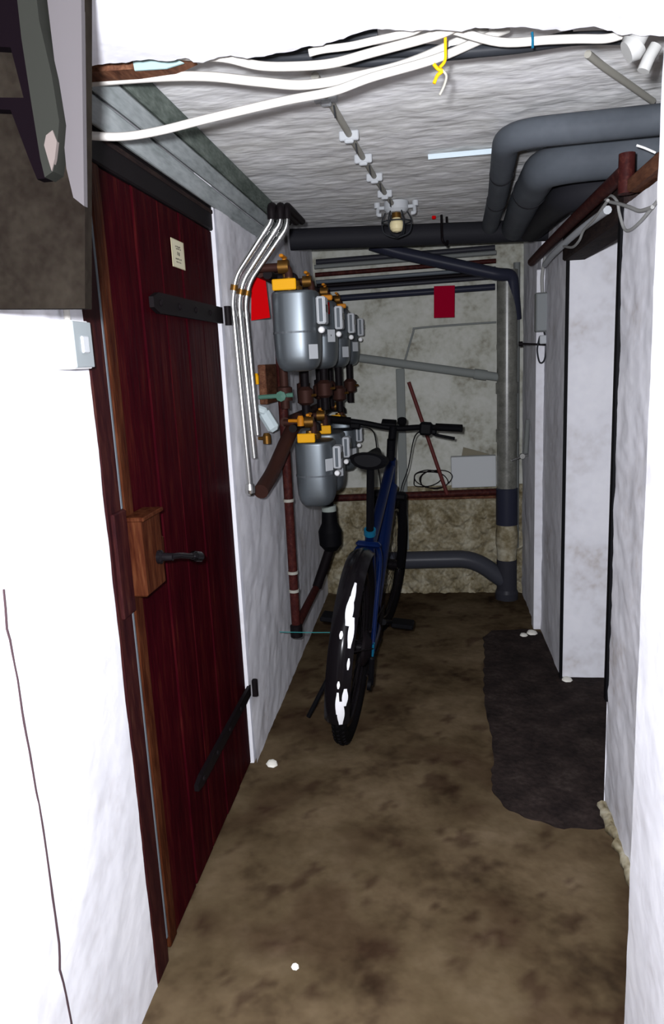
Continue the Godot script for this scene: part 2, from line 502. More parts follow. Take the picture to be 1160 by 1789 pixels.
# ---------------------------------------------------------------- the room
func build_shell() -> void:
	var st := begin()
	plaster(st, P(-0.9, 0, 0.9), Vector3(2.1, 0, 0), P(0, 0, 3.5), Vector3.UP, 0.003, 0.02, 0.0, false, true)
	st.set_color(Color(0.5, 0.45, 0.4))
	ext(st, -4, 4, -0.12, -0.008, -4.5, 4.5)
	ext(st, -4, 4, -0.05, 0.0, -4.5, 0.9)
	var fl := obj("floor", st, M.floor)
	structure(fl, "stained brown concrete floor running down the cellar passage", "floor")
	# darker screed laid into the floor on the right, running into the recess
	st = begin()
	var poly := []
	var outline := [Vector2(0.205, 2.16), Vector2(0.18, 2.24), Vector2(0.195, 2.4), Vector2(0.21, 2.6), Vector2(0.2, 2.85), Vector2(0.215, 3.1), Vector2(0.235, 3.35), Vector2(0.25, 3.6), Vector2(0.3, 3.7), Vector2(0.49, 3.72), Vector2(0.545, 3.68), Vector2(0.56, 3.14), Vector2(1.0, 3.14), Vector2(1.0, 2.3), Vector2(0.6, 2.17), Vector2(0.5, 2.06), Vector2(0.38, 2.05), Vector2(0.27, 2.1)]
	for i in outline.size():
		var a: Vector2 = outline[i]
		var b: Vector2 = outline[(i + 1) % outline.size()]
		for k in 5:
			var t := k / 5.0
			var j := 0.006 if i < 9 or i > 13 else 0.0
			poly.append(a.lerp(b, t) + Vector2(rng.randf_range(-j, j), rng.randf_range(-j, j)))
	prism(st, P(0, 0.001, 0), Vector3.RIGHT, Vector3.FORWARD, poly, 0.008)
	var pt := obj("screed_patch", st, M.patch, fl)
	pt.set_meta("label", "dark damp screed patch in the floor")

	st = begin()
	plaster(st, P(-1.5, 2.05, 1.24), Vector3(2.8, 0, 0), P(0, 0, 3.3), Vector3.DOWN, 0.006, 0.02, 0.1)
	ext(st, -4.1, 4.1, 2.6, 2.7, -4.5, 1.2)
	ext(st, -1.5, 1.3, 2.3, 2.62, 1.02, 1.3)
	var ce := obj("ceiling", st, M.ceiling)
	structure(ce, "low uneven whitewashed ceiling with trowel marks", "ceiling")

	# left wall: reveal of the opening, piece over the door, and the wall beyond the door
	st = begin()
	plaster(st, P(-0.65, 0, 2.368), P(0, 0, 2.0), P(0, 2.05, 0), Vector3.RIGHT, 0.005, 0.018, 0.14)
	ext(st, -0.85, -0.71, 1.86, 2.05, 1.39, 2.39)
	var wl := obj("wall_left", st, M.white)
	structure(wl, "whitewashed left wall of the passage around the brown door", "wall")
	st = begin()
	ext(st, -0.95, -0.86, 0.0, 2.05, 1.3, 2.5)
	var wb := obj("wall_left_behind_door", st, M.grey_plaster)
	structure(wb, "plain wall hidden behind the brown plank door", "wall")

	st = begin()
	plaster(st, P(-0.66, 0, 0.94), P(0, 0, 0.452), P(0, 2.3, 0), Vector3.RIGHT, 0.0025, 0.018, 0.12)
	var rv := obj("wall_left_reveal", st, M.white)
	structure(rv, "whitewashed plaster reveal left of the door, split by a long crack", "wall")
	st = begin()
	tube(st, [P(-0.659, 1.098, 1.012), P(-0.659, 1.068, 1.010), P(-0.659, 1.036, 1.006), P(-0.659, 1.016, 1.010), P(-0.659, 0.975, 1.012), P(-0.659, 0.946, 1.015), P(-0.659, 0.920, 1.015), P(-0.659, 0.893, 1.015), P(-0.659, 0.851, 1.017), P(-0.659, 0.813, 1.020), P(-0.659, 0.779, 1.021), P(-0.659, 0.747, 1.022), P(-0.659, 0.716, 1.025), P(-0.659, 0.669, 1.027), P(-0.659, 0.623, 1.027), P(-0.659, 0.582, 1.027), P(-0.659, 0.536, 1.027), P(-0.659, 0.496, 1.027), P(-0.659, 0.447, 1.027), P(-0.659, 0.423, 1.023), P(-0.659, 0.402, 1.018), P(-0.659, 0.371, 1.023), P(-0.659, 0.327, 1.027), P(-0.659, 0.280, 1.030), P(-0.659, 0.222, 1.033)], 0.0019, 6)
	var ck := obj("crack", st, M.crack, rv)
	ck.set_meta("label", "thin dark crack running down the plaster")

	# the wall with the opening that the camera looks through
	st = begin()
	plaster(st, P(-1.5, 0, 0.94), P(0.825, 0, 0), P(0, 2.3, 0), Vector3.BACK, 0.004, 0.02, 0.1)
	plaster(st, P(0.365, 0, 1.02), P(0.9, 0, 0), P(0, 2.3, 0), Vector3.BACK, 0.004, 0.02, 0.1)
	plaster(st, P(0.365, 0, 1.02), P(0, 0, 0.28), P(0, 2.0, 0), Vector3.LEFT, 0.002, 0.018, 0.1)
	ext(st, 0.4, 1.3, 0, 2.05, 1.13, 1.29)
	var wf := obj("wall_front", st, M.white)
	structure(wf, "whitewashed masonry pier at the right of the opening", "wall")
	# lintel with a broken far edge
	st = begin()
	var xs := [-0.7, -0.55, -0.47, -0.385, -0.375, -0.31, -0.285, -0.24, -0.19, -0.15, -0.11, -0.08, -0.03, 0.02, 0.06, 0.11, 0.15, 0.19, 0.24, 0.29, 0.3, 0.33, 0.4]
	var ys := [1.925, 1.925, 1.925, 1.922, 1.914, 1.918, 1.909, 1.915, 1.918, 1.922, 1.928, 1.933, 1.928, 1.925, 1.92, 1.92, 1.915, 1.91, 1.905, 1.9, 1.888, 1.885, 1.88]
	var ed := []
	var ey := []
	for i in 160:
		var x := -0.7 + 1.1 * i / 159.0
		var k := 0
		while k < xs.size() - 2 and xs[k + 1] < x:
			k += 1
		var t: float = clampf((x - xs[k]) / (xs[k + 1] - xs[k]), 0, 1)
		var wob := noise.get_noise_2d(x * 160.0, 3.0)
		ey.append([x, lerpf(ys[k], ys[k + 1], t) + 0.004 * wob])
		ed.append(1.3 + 0.012 * noise2.get_noise_2d(x * 70.0, 9.0))
	for i in 159:
		var a := P(ey[i][0], 1.93, 1.02)
		var b := P(ey[i + 1][0], 1.93, 1.02)
		var c := P(ey[i + 1][0], ey[i + 1][1], ed[i + 1])
		var d := P(ey[i][0], ey[i][1], ed[i])
		tri(st, a, b, c, Vector3.DOWN, Vector3.DOWN, Vector3.DOWN)
		tri(st, a, c, d, Vector3.DOWN, Vector3.DOWN, Vector3.DOWN)
		fquad(st, d, c, c + Vector3(0, 0.16, 0), d + Vector3(0, 0.16, 0), a)
		fquad(st, a, b, b + Vector3(0, 0.5, 0), a + Vector3(0, 0.5, 0), d)
	ext(st, -0.75, 0.42, 1.95, 2.42, 1.03, 1.28)
	var li := obj("trim_1", st, M.white)
	structure(li, "white plastered lintel of the opening with a ragged broken edge", "lintel")

	# right wall: near piece, recess, far piece, pilaster and the corner at the back
	st = begin()
	plaster(st, P(0.525, 0, 1.25), P(0, 0, 0.935), P(0, 1.79, 0), Vector3.LEFT, 0.006, 0.018, 0.1)
	plaster(st, P(0.525, 0, 2.185), P(0.12, 0, 0), P(0, 1.79, 0), P(0, 0, 1).normalized(), 0.002, 0.02, 0.0)
	ext(st, 0.54, 0.64, 0.0, 1.79, 1.3, 2.18)
	var wr := obj("wall_right", st, M.white)
	structure(wr, "rough whitewashed right wall before the recess, with a crumbled foot", "wall")
	st = begin()
	var foot := []
	var fr_ := []
	for i in 34:
		var dd := 1.35 + 0.82 * i / 33.0
		foot.append(P(0.522 + rng.randf_range(-0.008, 0.004), 0.004 + rng.randf_range(0.0, 0.006), dd))
		fr_.append(0.014 + rng.randf_range(-0.005, 0.008))
	tube(st, foot, fr_, 7)
	var ft := obj("crumbled_foot", st, M.stone, wr)
	ft.set_meta("label", "crumbling brown render along the foot of the wall")
	st = begin()
	plaster(st, P(0.56, 0, 3.13), P(0.46, 0, 0), P(0, 2.05, 0), Vector3.BACK, 0.003, 0.02, 0.1)
	ext(st, 1.02, 1.12, 0.0, 2.05, 1.2, 3.2)
	var wn := obj("wall_recess", st, M.white)
	structure(wn, "smooth white wall closing the recess on the right", "wall")
	st = begin()
	plaster(st, P(0.552, 0, 3.135), P(0, 0, 0.6), P(0, 2.05, 0), Vector3.LEFT, 0.004, 0.02, 0.0)
	ext(st, 0.556, 0.62, 0, 2.05, 3.135, 3.72)
	var wg := obj("wall_right_far", st, M.white)
	structure(wg, "whitewashed right wall between the recess and the white pilaster", "wall")
	st = begin()
	plaster(st, P(0.515, 0.02, 3.72), P(0.06, 0, 0), P(0, 1.75, 0), Vector3.BACK, 0.002, 0.02, 0.0)
	ext(st, 0.515, 0.62, 0.0, 1.8, 3.725, 3.8)
	ext(st, 0.535, 0.65, 1.8, 2.05, 3.725, 3.8)
	var pi_ := obj("pilaster", st, M.white)
	structure(pi_, "narrow white pilaster below the grey junction box", "pilaster")
	st = begin()
	plaster(st, P(0.53, 0, 3.8), P(0, 0, 0.58), P(0, 2.05, 0), Vector3.LEFT, 0.005, 0.02, 0.1)
	var wc := obj("wall_right_corner", st, M.white)
	structure(wc, "whitewashed right wall behind the soil pipe", "wall")

	# back wall: smooth plaster above, broken rubble render below
	st = begin()
	plaster(st, P(-0.66, 0.66, 4.36), P(1.22, 0, 0), P(0, 1.39, 0), Vector3.BACK, 0.005, 0.018, 0.1)
	var bw := obj("wall_back", st, M.back_plaster)
	structure(bw, "dingy plastered end wall of the passage", "wall")
	st = begin()
	plaster(st, P(-0.66, 0, 4.345), P(1.22, 0, 0), P(0, 0.665, 0), Vector3.BACK, 0.008, 0.01, 0.1, true)
	var bs := obj("rubble_render", st, M.stone, bw)
	bs.set_meta("label", "broken brown rubble render along the wall foot")

	# the wide dark lobby behind the camera
	for q in [["wall_lobby_left", -4.1, -4.0, -4.5, 1.1, "plain dark side wall of the lobby before the opening"], ["wall_lobby_right", 4.0, 4.1, -4.5, 1.1, "plain dark opposite side wall of the lobby"], ["wall_rear", -4.1, 4.1, -4.6, -4.5, "plain dark rear wall of the lobby"], ["wall_lobby_front_left", -4.0, -1.4, 1.02, 1.12, "plain front wall of the lobby beside the opening"], ["wall_lobby_front_right", 1.2, 4.0, 1.02, 1.12, "plain front wall of the lobby right of the pier"]]:
		st = begin()
		ext(st, q[1], q[2], 0, 2.6, q[3], q[4])
		structure(obj(q[0], st, M.lobby), q[5], "wall")

# ---------------------------------------------------------------- door
func build_door() -> void:
	var door := Node3D.new()
	door.name = "door_1"
	add_child(door)
	door.position = P(-0.664, 0, 1.487)
	structure(door, "dark oxblood painted plank door with iron strap hinges", "door")
	# planks, edge to edge with a shallow groove
	var w := 0.865
	var cuts := [0.0, 0.052, 0.225, 0.385, 0.545, 0.7, 0.865]
	for i in cuts.size() - 1:
		var st := begin()
		var a: float = cuts[i] + 0.0015
		var b: float = cuts[i + 1] - 0.0015
		var proud := 0.004 if i == 0 else rng.randf_range(-0.002, 0.002)
		ext(st, -0.034, proud, 0.012 + rng.randf_range(0, 0.004), 1.835, a, b, 0.004)
		obj("plank", st, M.door_edge if i == 0 else M.door, door)
	# lock case, lever, key plate
	var lock := begin()
	ext(lock, 0.0, 0.042, 0.93, 1.105, -0.012, 0.105, 0.004)
	ext(lock, 0.0, 0.05, 1.1, 1.11, -0.014, 0.108, 0.002)
	var lk := obj("lock_case", lock, M.door_edge, door)
	lk.set_meta("label", "painted rim lock case")
	var kp := begin()
	ext(kp, 0.0, 0.02, 0.955, 1.03, 0.112, 0.175, 0.006)
	obj("key_plate", kp, M.door_edge, door)
	var lev := begin()
	lathe(lev, P(0.042, 1.0, 0.07), Vector3.RIGHT, [[0.0, 0.0], [0.016, 0.0], [0.016, 0.008], [0.01, 0.012], [0.009, 0.035], [0.0, 0.035]])
	tube(lev, rounded([P(0.072, 1.0, 0.07), P(0.078, 0.995, 0.1), P(0.085, 0.955, 0.235)], 0.02), 0.0075, 10)
	var hd := obj("door_handle", lev, M.black_gloss, door)
	hd.set_meta("label", "black lever handle")
	var kn := begin()
	tube(kn, [P(0.0823, 0.97, 0.185), P(0.083, 0.967, 0.195), P(0.0848, 0.956, 0.23), P(0.085, 0.954, 0.238)], [0.009, 0.014, 0.014, 0.008], 12)
	obj("handle_knob", kn, M.black_gloss, door)
	# strap hinges with bolts
	for h in [[1.58, 0.27, 0.88, 0.05], [0.285, 0.27, 0.89, 0.036]]:
		var st := begin()
		var poly := [Vector2(h[1], -h[3] * 0.25), Vector2(h[1] + 0.04, -h[3] * 0.5), Vector2(h[2], -h[3] * 0.5), Vector2(h[2], h[3] * 0.5), Vector2(h[1] + 0.04, h[3] * 0.5), Vector2(h[1], h[3] * 0.25)]
		prism(st, P(0.007, h[0], 0), Vector3.FORWARD, Vector3.UP, poly, 0.012)
		var hg := obj("strap_hinge", st, M.iron, door)
		for k in 4:
			var bt := begin()
			lathe(bt, P(0.012, h[0], h[1] + 0.05 + k * 0.14), Vector3.RIGHT, [[0.009, 0.0], [0.009, 0.003], [0.005, 0.006], [0.0, 0.006]], 10)
			obj("bolt", bt, M.iron, hg)
		var pn := begin()
		lathe(pn, P(0.022, h[0] - 0.03, 0.905), Vector3.UP, [[0.0, 0.0], [0.012, 0.0], [0.012, 0.06], [0.0, 0.06]], 12)
		obj("hinge_pin", pn, M.iron, hg)

	var fr := Node3D.new()
	fr.name = "trim_2"
	add_child(fr)
	fr.position = P(-0.663, 0, 1.39)
	structure(fr, "dark wooden door frame with a pale strip along its rebate", "door frame")
	var st2 := begin()
	ext(st2, -0.08, 0.005, 0.0, 1.9, 0.004, 0.078, 0.004)
	obj("jamb", st2, M.frame, fr)
	st2 = begin()
	ext(st2, -0.08, -0.012, 0.0, 1.9, 0.078, 0.096, 0.001)
	obj("rebate", st2, M.frame, fr)
	st2 = begin()
	ext(st2, -0.012, 0.004, 0.06, 0.9, 0.080, 0.088, 0.001)  # narrow paler strip along the rebate
	obj("pale_strip", st2, M.slate, fr)
	st2 = begin()
	ext(st2, -0.012, 0.004, 1.13, 1.8, 0.080, 0.088, 0.001)
	obj("pale_strip", st2, M.slate, fr)
	st2 = begin()
	ext(st2, -0.005, 0.012, 0.9, 1.13, 0.02, 0.085, 0.003)
	obj("striking_plate", st2, M.frame, fr)
	st2 = begin()
	ext(st2, -0.06, 0.0, 1.838, 1.93, 0.0, 0.98, 0.004)
	obj("head", st2, M.iron, fr)

	# boarded beam in the angle of wall and ceiling
	var tr := Node3D.new()
	tr.name = "trim_3"
	add_child(tr)
	tr.position = P(-0.66, 1.9, 1.3)
	structure(tr, "grey painted boards casing the beam over the door", "boarded beam")
	var prof := [[Vector2(0.06, 0.146), Vector2(0.043, 0.094), M.old_plank], [Vector2(0.043, 0.092), Vector2(0.024, 0.052), M.plank], [Vector2(0.022, 0.05), Vector2(0.004, 0.004), M.plank]]
	for q in prof:
		var s := begin()
		var a: Vector2 = q[0]
		var b: Vector2 = q[1]
		var c := (a + b) / 2
		var dv := (a - b)
		var yv := Vector3(dv.x, dv.y, 0).normalized()
		var bas := Basis(yv.cross(Vector3.BACK), yv, Vector3.BACK)
		bx(s, Vector3(c.x, c.y, -0.98), Vector3(0.016, dv.length() - 0.003, 1.95), 0.003, bas)
		obj("board", s, q[2], tr)
	st2 = begin()
	ext(st2, -0.05, 0.0, -0.012, 0.0, 0.0, 1.95, 0.002)
	obj("soffit_board", st2, M.dark_wood, tr)
	st2 = begin()
	prism(st2, P(0.0, 0, 1.955), Vector3.RIGHT, Vector3.UP, [Vector2(-0.03, -0.01), Vector2(0.005, 0.0), Vector2(0.06, 0.148), Vector2(-0.03, 0.148)], 0.01)
	obj("end_board", st2, M.old_plank, tr)

	# paper notice on the door
	var img := Image.create(48, 96, false, Image.FORMAT_RGB8)
	img.fill(lin(0.5, 0.46, 0.3))
	img.fill_rect(Rect2i(3, 3, 42, 90), lin(0.62, 0.58, 0.42))
	for rr in [[14, 20, 20, 5], [16, 28, 18, 4], [20, 40, 8, 12], [12, 62, 24, 5], [14, 74, 20, 4]]:
		for k in range(0, rr[2], 5):
			img.fill_rect(Rect2i(rr[0] + k, rr[1] + rng.randi_range(0, 1), 3 + rng.randi_range(0, 1), rr[3]), lin(0.1, 0.09, 0.07))
	var nm := mat(Color.WHITE, 0.7)
	nm.albedo_texture = ImageTexture.create_from_image(img)
	var s3 := begin()
	var o := P(-0.6605, 1.72, 2.0)
	var uu := P(0, 0, 0.05)
	var vv := Vector3(0, 0.036, 0)
	var nn := Vector3.RIGHT
	var cs := [o - uu + vv, o + uu + vv, o + uu - vv, o - uu - vv]
	var uvs := [Vector2(0, 0), Vector2(1, 0), Vector2(1, 1), Vector2(0, 1)]
	for k in [0, 1, 2, 0, 2, 3]:
		s3.set_normal(nn)
		s3.set_uv(uvs[k])
		s3.add_vertex(cs[k])
	for k in 4:
		var a: Vector3 = cs[k]
		var b: Vector3 = cs[(k + 1) % 4]
		s3.set_uv(Vector2(0.01, 0.01))
		fquad(s3, a, b, b - nn * 0.0015, a - nn * 0.0015, o)
	tag(obj("paper_notice", s3, nm), "small cream paper notice with faded print on the brown door", "notice")

# ---------------------------------------------------------------- ceiling
func cable(called: String, pts: Array, r: float, m: Material, label: String, cat := "cable", group := "") -> MeshInstance3D:
	var st := begin()
	tube(st, smooth_path(pts), r, 10)
	var o := obj(called, st, m)
	tag(o, label, cat, group)
	return o

func build_ceiling_things() -> void:
	cable("cable", [P(-0.730, 1.873, 1.420), P(-0.623, 1.855, 1.420), P(-0.556, 1.848, 1.420), P(-0.485, 1.852, 1.420), P(-0.390, 1.865, 1.420), P(-0.250, 1.882, 1.420), P(-0.160, 1.890, 1.420), P(-0.090, 1.910, 1.430), P(0.021, 1.936, 1.450), P(0.111, 1.973, 1.480), P(0.152, 1.991, 1.500)], 0.0075, M.cable_white, "long white cable sagging lowest from the beam up to the lintel")
	cable("cable", [P(-0.735, 1.960, 1.450), P(-0.616, 1.957, 1.450), P(-0.486, 1.953, 1.450), P(-0.392, 1.945, 1.450), P(-0.299, 1.928, 1.450), P(-0.208, 1.915, 1.450), P(-0.092, 1.927, 1.460), P(-0.020, 1.946, 1.480), P(0.053, 1.975, 1.500), P(0.116, 2.003, 1.520)], 0.0085, M.cable_white, "thick white cable running level across the passage under the lintel")
	cable("cable", [P(-0.437, 1.964, 1.380), P(-0.415, 1.957, 1.380), P(-0.344, 1.947, 1.380), P(-0.283, 1.929, 1.380), P(-0.219, 1.922, 1.380), P(-0.154, 1.921, 1.380), P(-0.086, 1.931, 1.380), P(0.021, 1.947, 1.380), P(0.059, 1.958, 1.380)], 0.0075, M.cable_white, "white cable dipping in a shallow bow below the ragged lintel edge")
	cable("cable", [P(-0.191, 1.933, 1.360), P(-0.167, 1.936, 1.360), P(-0.122, 1.937, 1.360), P(-0.084, 1.941, 1.360), P(-0.021, 1.948, 1.360), P(0.002, 1.956, 1.360)], 0.006, M.cable_white, "short white cable end slipping up behind the lintel")
	cable("cable", [P(0.050, 1.961, 1.400), P(0.130, 1.934, 1.400), P(0.209, 1.930, 1.400), P(0.257, 1.927, 1.400), P(0.302, 1.923, 1.400), P(0.330, 1.927, 1.400)], 0.007, M.cable_white, "white cable lying level next to the right pier")
	cable("cable", [P(-0.342, 1.993, 1.500), P(-0.254, 1.983, 1.500), P(-0.146, 1.977, 1.500), P(-0.040, 1.974, 1.500), P(0.064, 1.962, 1.500), P(0.165, 1.960, 1.500), P(0.265, 1.964, 1.500), P(0.349, 1.958, 1.500)], 0.011, M.cable_dark, "black cable hidden among the white cables under the lintel")
	cable("cable", [P(-0.324, 1.986, 1.470), P(-0.227, 1.984, 1.470), P(-0.142, 1.991, 1.470), P(-0.080, 1.993, 1.470)], 0.009, M.cable_dark, "short black cable at the broken lintel edge")
	cable("cable", [P(-0.192, 1.979, 1.520), P(-0.106, 1.968, 1.520), P(0.001, 1.966, 1.520), P(0.096, 1.965, 1.520), P(0.198, 1.970, 1.520), P(0.269, 1.977, 1.520)], 0.009, M.cable_dark, "second black cable lying against the ceiling")
	# yellow tie
	var y := thing("yellow_tie", "yellow plastic tie knotted round the white cables", "tie", P(0.027, 1.900, 1.390))
	var off: Vector3 = y.position
	var st := begin()
	tube(st, smooth_path([P(0.038, 1.958, 1.390), P(0.038, 1.933, 1.390), P(0.037, 1.911, 1.390), P(0.028, 1.901, 1.390)].map(func(p): return p - off)), 0.0028, 6)
	obj("strap", st, M.yellow, y)
	st = begin()
	tube(st, smooth_path([P(0.018, 1.907, 1.390), P(0.025, 1.899, 1.390), P(0.032, 1.895, 1.390), P(0.024, 1.889, 1.390), P(0.018, 1.877, 1.390)].map(func(p): return p - off)), 0.0032, 6)
	obj("knot", st, M.yellow, y)
	st = begin()
	tube(st, smooth_path([P(0.032, 1.897, 1.390), P(0.039, 1.887, 1.390), P(0.035, 1.872, 1.390), P(0.027, 1.858, 1.390)].map(func(p): return p - off)), 0.0024, 6)
	obj("loose_end", st, M.conduit, y)
	cable("cable_tie", [P(0.181, 1.941, 1.392), P(0.182, 1.931, 1.392), P(0.182, 1.917, 1.392)], 0.0022, M.blue_bright, "thin blue cable tie hanging at the white cables", "tie")

	# conduit on the ceiling with saddles, ending at the lamp
	var c := thing("conduit", "thin surface conduit held by saddles along the ceiling to the lamp", "conduit", P(-0.22, 2.03, 1.85))
	st = begin()
	var path := [P(-0.235, 2.034, 1.75), P(-0.21, 2.034, 2.15), P(-0.18, 2.034, 2.6), P(-0.15, 2.034, 3.0), P(-0.135, 2.03, 3.14)]
	tube(st, smooth_path(path.map(func(p): return p - c.position)), 0.009, 10)
	obj("conduit_pipe", st, M.conduit, c)
	for t in [[-0.229, 1.88], [-0.208, 2.2], [-0.19, 2.45], [-0.173, 2.7], [-0.153, 2.97]]:
		st = begin()
		bx(st, P(t[0], 2.032, t[1]) - c.position, Vector3(0.055, 0.026, 0.014), 0.003)
		bx(st, P(t[0], 2.018, t[1]) - c.position, Vector3(0.026, 0.012, 0.016), 0.003)
		obj("saddle", st, M.pale, c)
		st = begin()
		tube(st, [P(t[0] + 0.018, 2.012, t[1]) - c.position, P(t[0] + 0.02, 1.985, t[1] + 0.004) - c.position], 0.002, 6)
		obj("nail", st, M.cable_dark, c)

	# ceiling lamp: iron holder with a small glass, switched off
	var l := thing("ceiling_lamp", "unlit ceiling lamp with a bare bulb in a two-armed holder", "lamp", P(-0.12, 2.045, 3.2))
	st = begin()
	lathe(st, Vector3.ZERO, Vector3.DOWN, [[0.0, 0.0], [0.05, 0.0], [0.05, 0.03], [0.04, 0.042], [0.0, 0.042]])
	obj("base", st, M.pale, l)
	for s in [-1, 1]:
		st = begin()
		tube(st, rounded([Vector3(s * 0.035, -0.02, 0), Vector3(s * 0.075, -0.02, 0), Vector3(s * 0.075, -0.05, 0.02), Vector3(s * 0.06, -0.05, 0.02)], 0.012), 0.008, 8)
		lathe(st, Vector3(s * 0.078, 0.0, 0.0), Vector3.DOWN, [[0.0, 0.0], [0.013, 0.0], [0.013, 0.02], [0.0, 0.02]], 10)
		obj("arm", st, M.pale, l)
	st = begin()
	for k in 6:
		var a := TAU * k / 6
		tube(st, smooth_path([Vector3(cos(a) * 0.045, -0.04, sin(a) * 0.045), Vector3(cos(a) * 0.06, -0.075, sin(a) * 0.06), Vector3(cos(a) * 0.05, -0.12, sin(a) * 0.05), Vector3(0, -0.14, 0)]), 0.003, 6)
	ring(st, Vector3(0, -0.078, 0), Vector3.UP, 0.06, 0.003, 24, 6)
	obj("wire_guard", st, M.cable_dark, l)
	st = begin()
	lathe(st, Vector3(0, -0.042, 0), Vector3.DOWN, [[0.0, 0.0], [0.018, 0.0], [0.02, 0.02], [0.0, 0.02]])
	obj("socket", st, M.brass, l)
	st = begin()
	lathe(st, Vector3(0, -0.06, 0), Vector3.DOWN, [[0.015, 0.0], [0.02, 0.008], [0.028, 0.02], [0.03, 0.032], [0.027, 0.045], [0.018, 0.055], [0.0, 0.059]])
	obj("bulb", st, mat(lin(0.78, 0.68, 0.4), 0.25), l)

	# pale metal rail across the ceiling
	var r := thing("metal_rail", "pale galvanised strip fixed across the ceiling behind the grey pipes", "rail", P(0.19, 2.04, 2.52))
	st = begin()
	bx(st, Vector3.ZERO, Vector3(0.36, 0.008, 0.034), 0.001, Basis(Vector3.UP, -0.03))
	bx(st, Vector3(0, -0.006, 0.016), Vector3(0.36, 0.012, 0.003), 0.001, Basis(Vector3.UP, -0.03))
	obj("strip", st, mat(lin(0.62, 0.72, 0.78), 0.4), r)
	for x in [-0.04, 0.12]:
		st = begin()
		lathe(st, Vector3(x, -0.004, 0), Vector3.DOWN, [[0.006, 0.0], [0.006, 0.003], [0.0, 0.004]], 10)
		obj("screw", st, M.cable_dark, r)

	# batten by the right pier
	cable("batten_cable", [P(0.345, 2.03, 1.77), P(0.4, 2.03, 1.86), P(0.47, 2.032, 1.97), P(0.58, 2.033, 2.14)], 0.008, M.conduit, "grey cable stapled diagonally across the ceiling near the right pier")

	# lagged heating pipes from the right, turning down the passage into the cross pipe
	var grp := "grey lagged heating pipes"
	var la := thing("lagged_pipe", "slim pale grey lagged pipe bending off highest under the ceiling", "pipe", P(0.22, 1.975, 2.12), grp)
	st = begin()
	tube(st, rounded([P(0.98, 1.975, 2.07), P(0.215, 1.98, 2.13), P(0.262, 1.985, 2.9), P(0.285, 1.985, 3.55)], 0.1, 10).map(func(p): return p - la.position), 0.037, 20)
	obj("lagging", st, M.insulation, la)
	for q in [[0.241, 1.9825, 2.55], [0.2655, 1.985, 3.0]]:
		st = begin()
		lathe(st, P(q[0], q[1], q[2]) - la.position, P(0.06, 0, 1), [[0.0375, 0.0], [0.0385, 0.0], [0.0385, 0.02], [0.0375, 0.02]], 20)
		obj("tape_band", st, M.insulation_dark, la)
	var lb := thing("lagged_pipe", "thick grey lagged pipe bending off next to the slim pale one", "pipe", P(0.34, 1.95, 2.35), grp)
	st = begin()
	tube(st, rounded([P(1.0, 1.945, 2.27), P(0.345, 1.95, 2.35), P(0.36, 1.965, 2.9), P(0.395, 1.975, 3.6)], 0.12, 10).map(func(p): return p - lb.position), 0.056, 22)
	obj("lagging", st, M.insulation, lb)
	st = begin()
	lathe(st, P(0.356, 1.961, 2.75) - lb.position, P(0.04, 0, 1), [[0.0565, 0.0], [0.058, 0.0], [0.058, 0.02], [0.0565, 0.02]], 22)
	obj("tape_band", st, M.insulation_dark, lb)
	var lc := thing("lagged_pipe", "thick dark grey lagged pipe lying lowest next to the rusty pipe", "pipe", P(0.45, 1.92, 2.6), grp)
	st = begin()
	tube(st, rounded([P(1.0, 1.915, 2.48), P(0.455, 1.915, 2.6), P(0.465, 1.94, 3.0), P(0.475, 1.965, 3.62)], 0.12, 10).map(func(p): return p - lc.position), 0.055, 22)
	obj("lagging", st, M.insulation_dark, lc)
	# the dark pipe that crosses the passage
	var cp := thing("cross_pipe", "dark lagged pipe crossing the passage below the ceiling", "pipe", P(-0.05, 1.97, 3.6))
	st = begin()
	tube(st, [P(-0.63, 1.985, 3.56) - cp.position, P(0.55, 1.965, 3.66) - cp.position], 0.048, 22)
	obj("lagging", st, M.insulation_dark, cp)
	st = begin()
	tube(st, rounded([P(0.07, 2.048, 3.58), P(0.07, 1.93, 3.53), P(0.095, 1.91, 3.58), P(0.095, 2.048, 3.64)].map(func(p): return p - cp.position), 0.02), 0.006, 8)
	obj("hanger", st, M.iron, cp)
	st = begin()
	bx(st, P(0.035, 2.03, 3.52) - cp.position, Vector3(0.018, 0.014, 0.018), 0.003)
	obj("red_clip", st, M.red, cp)

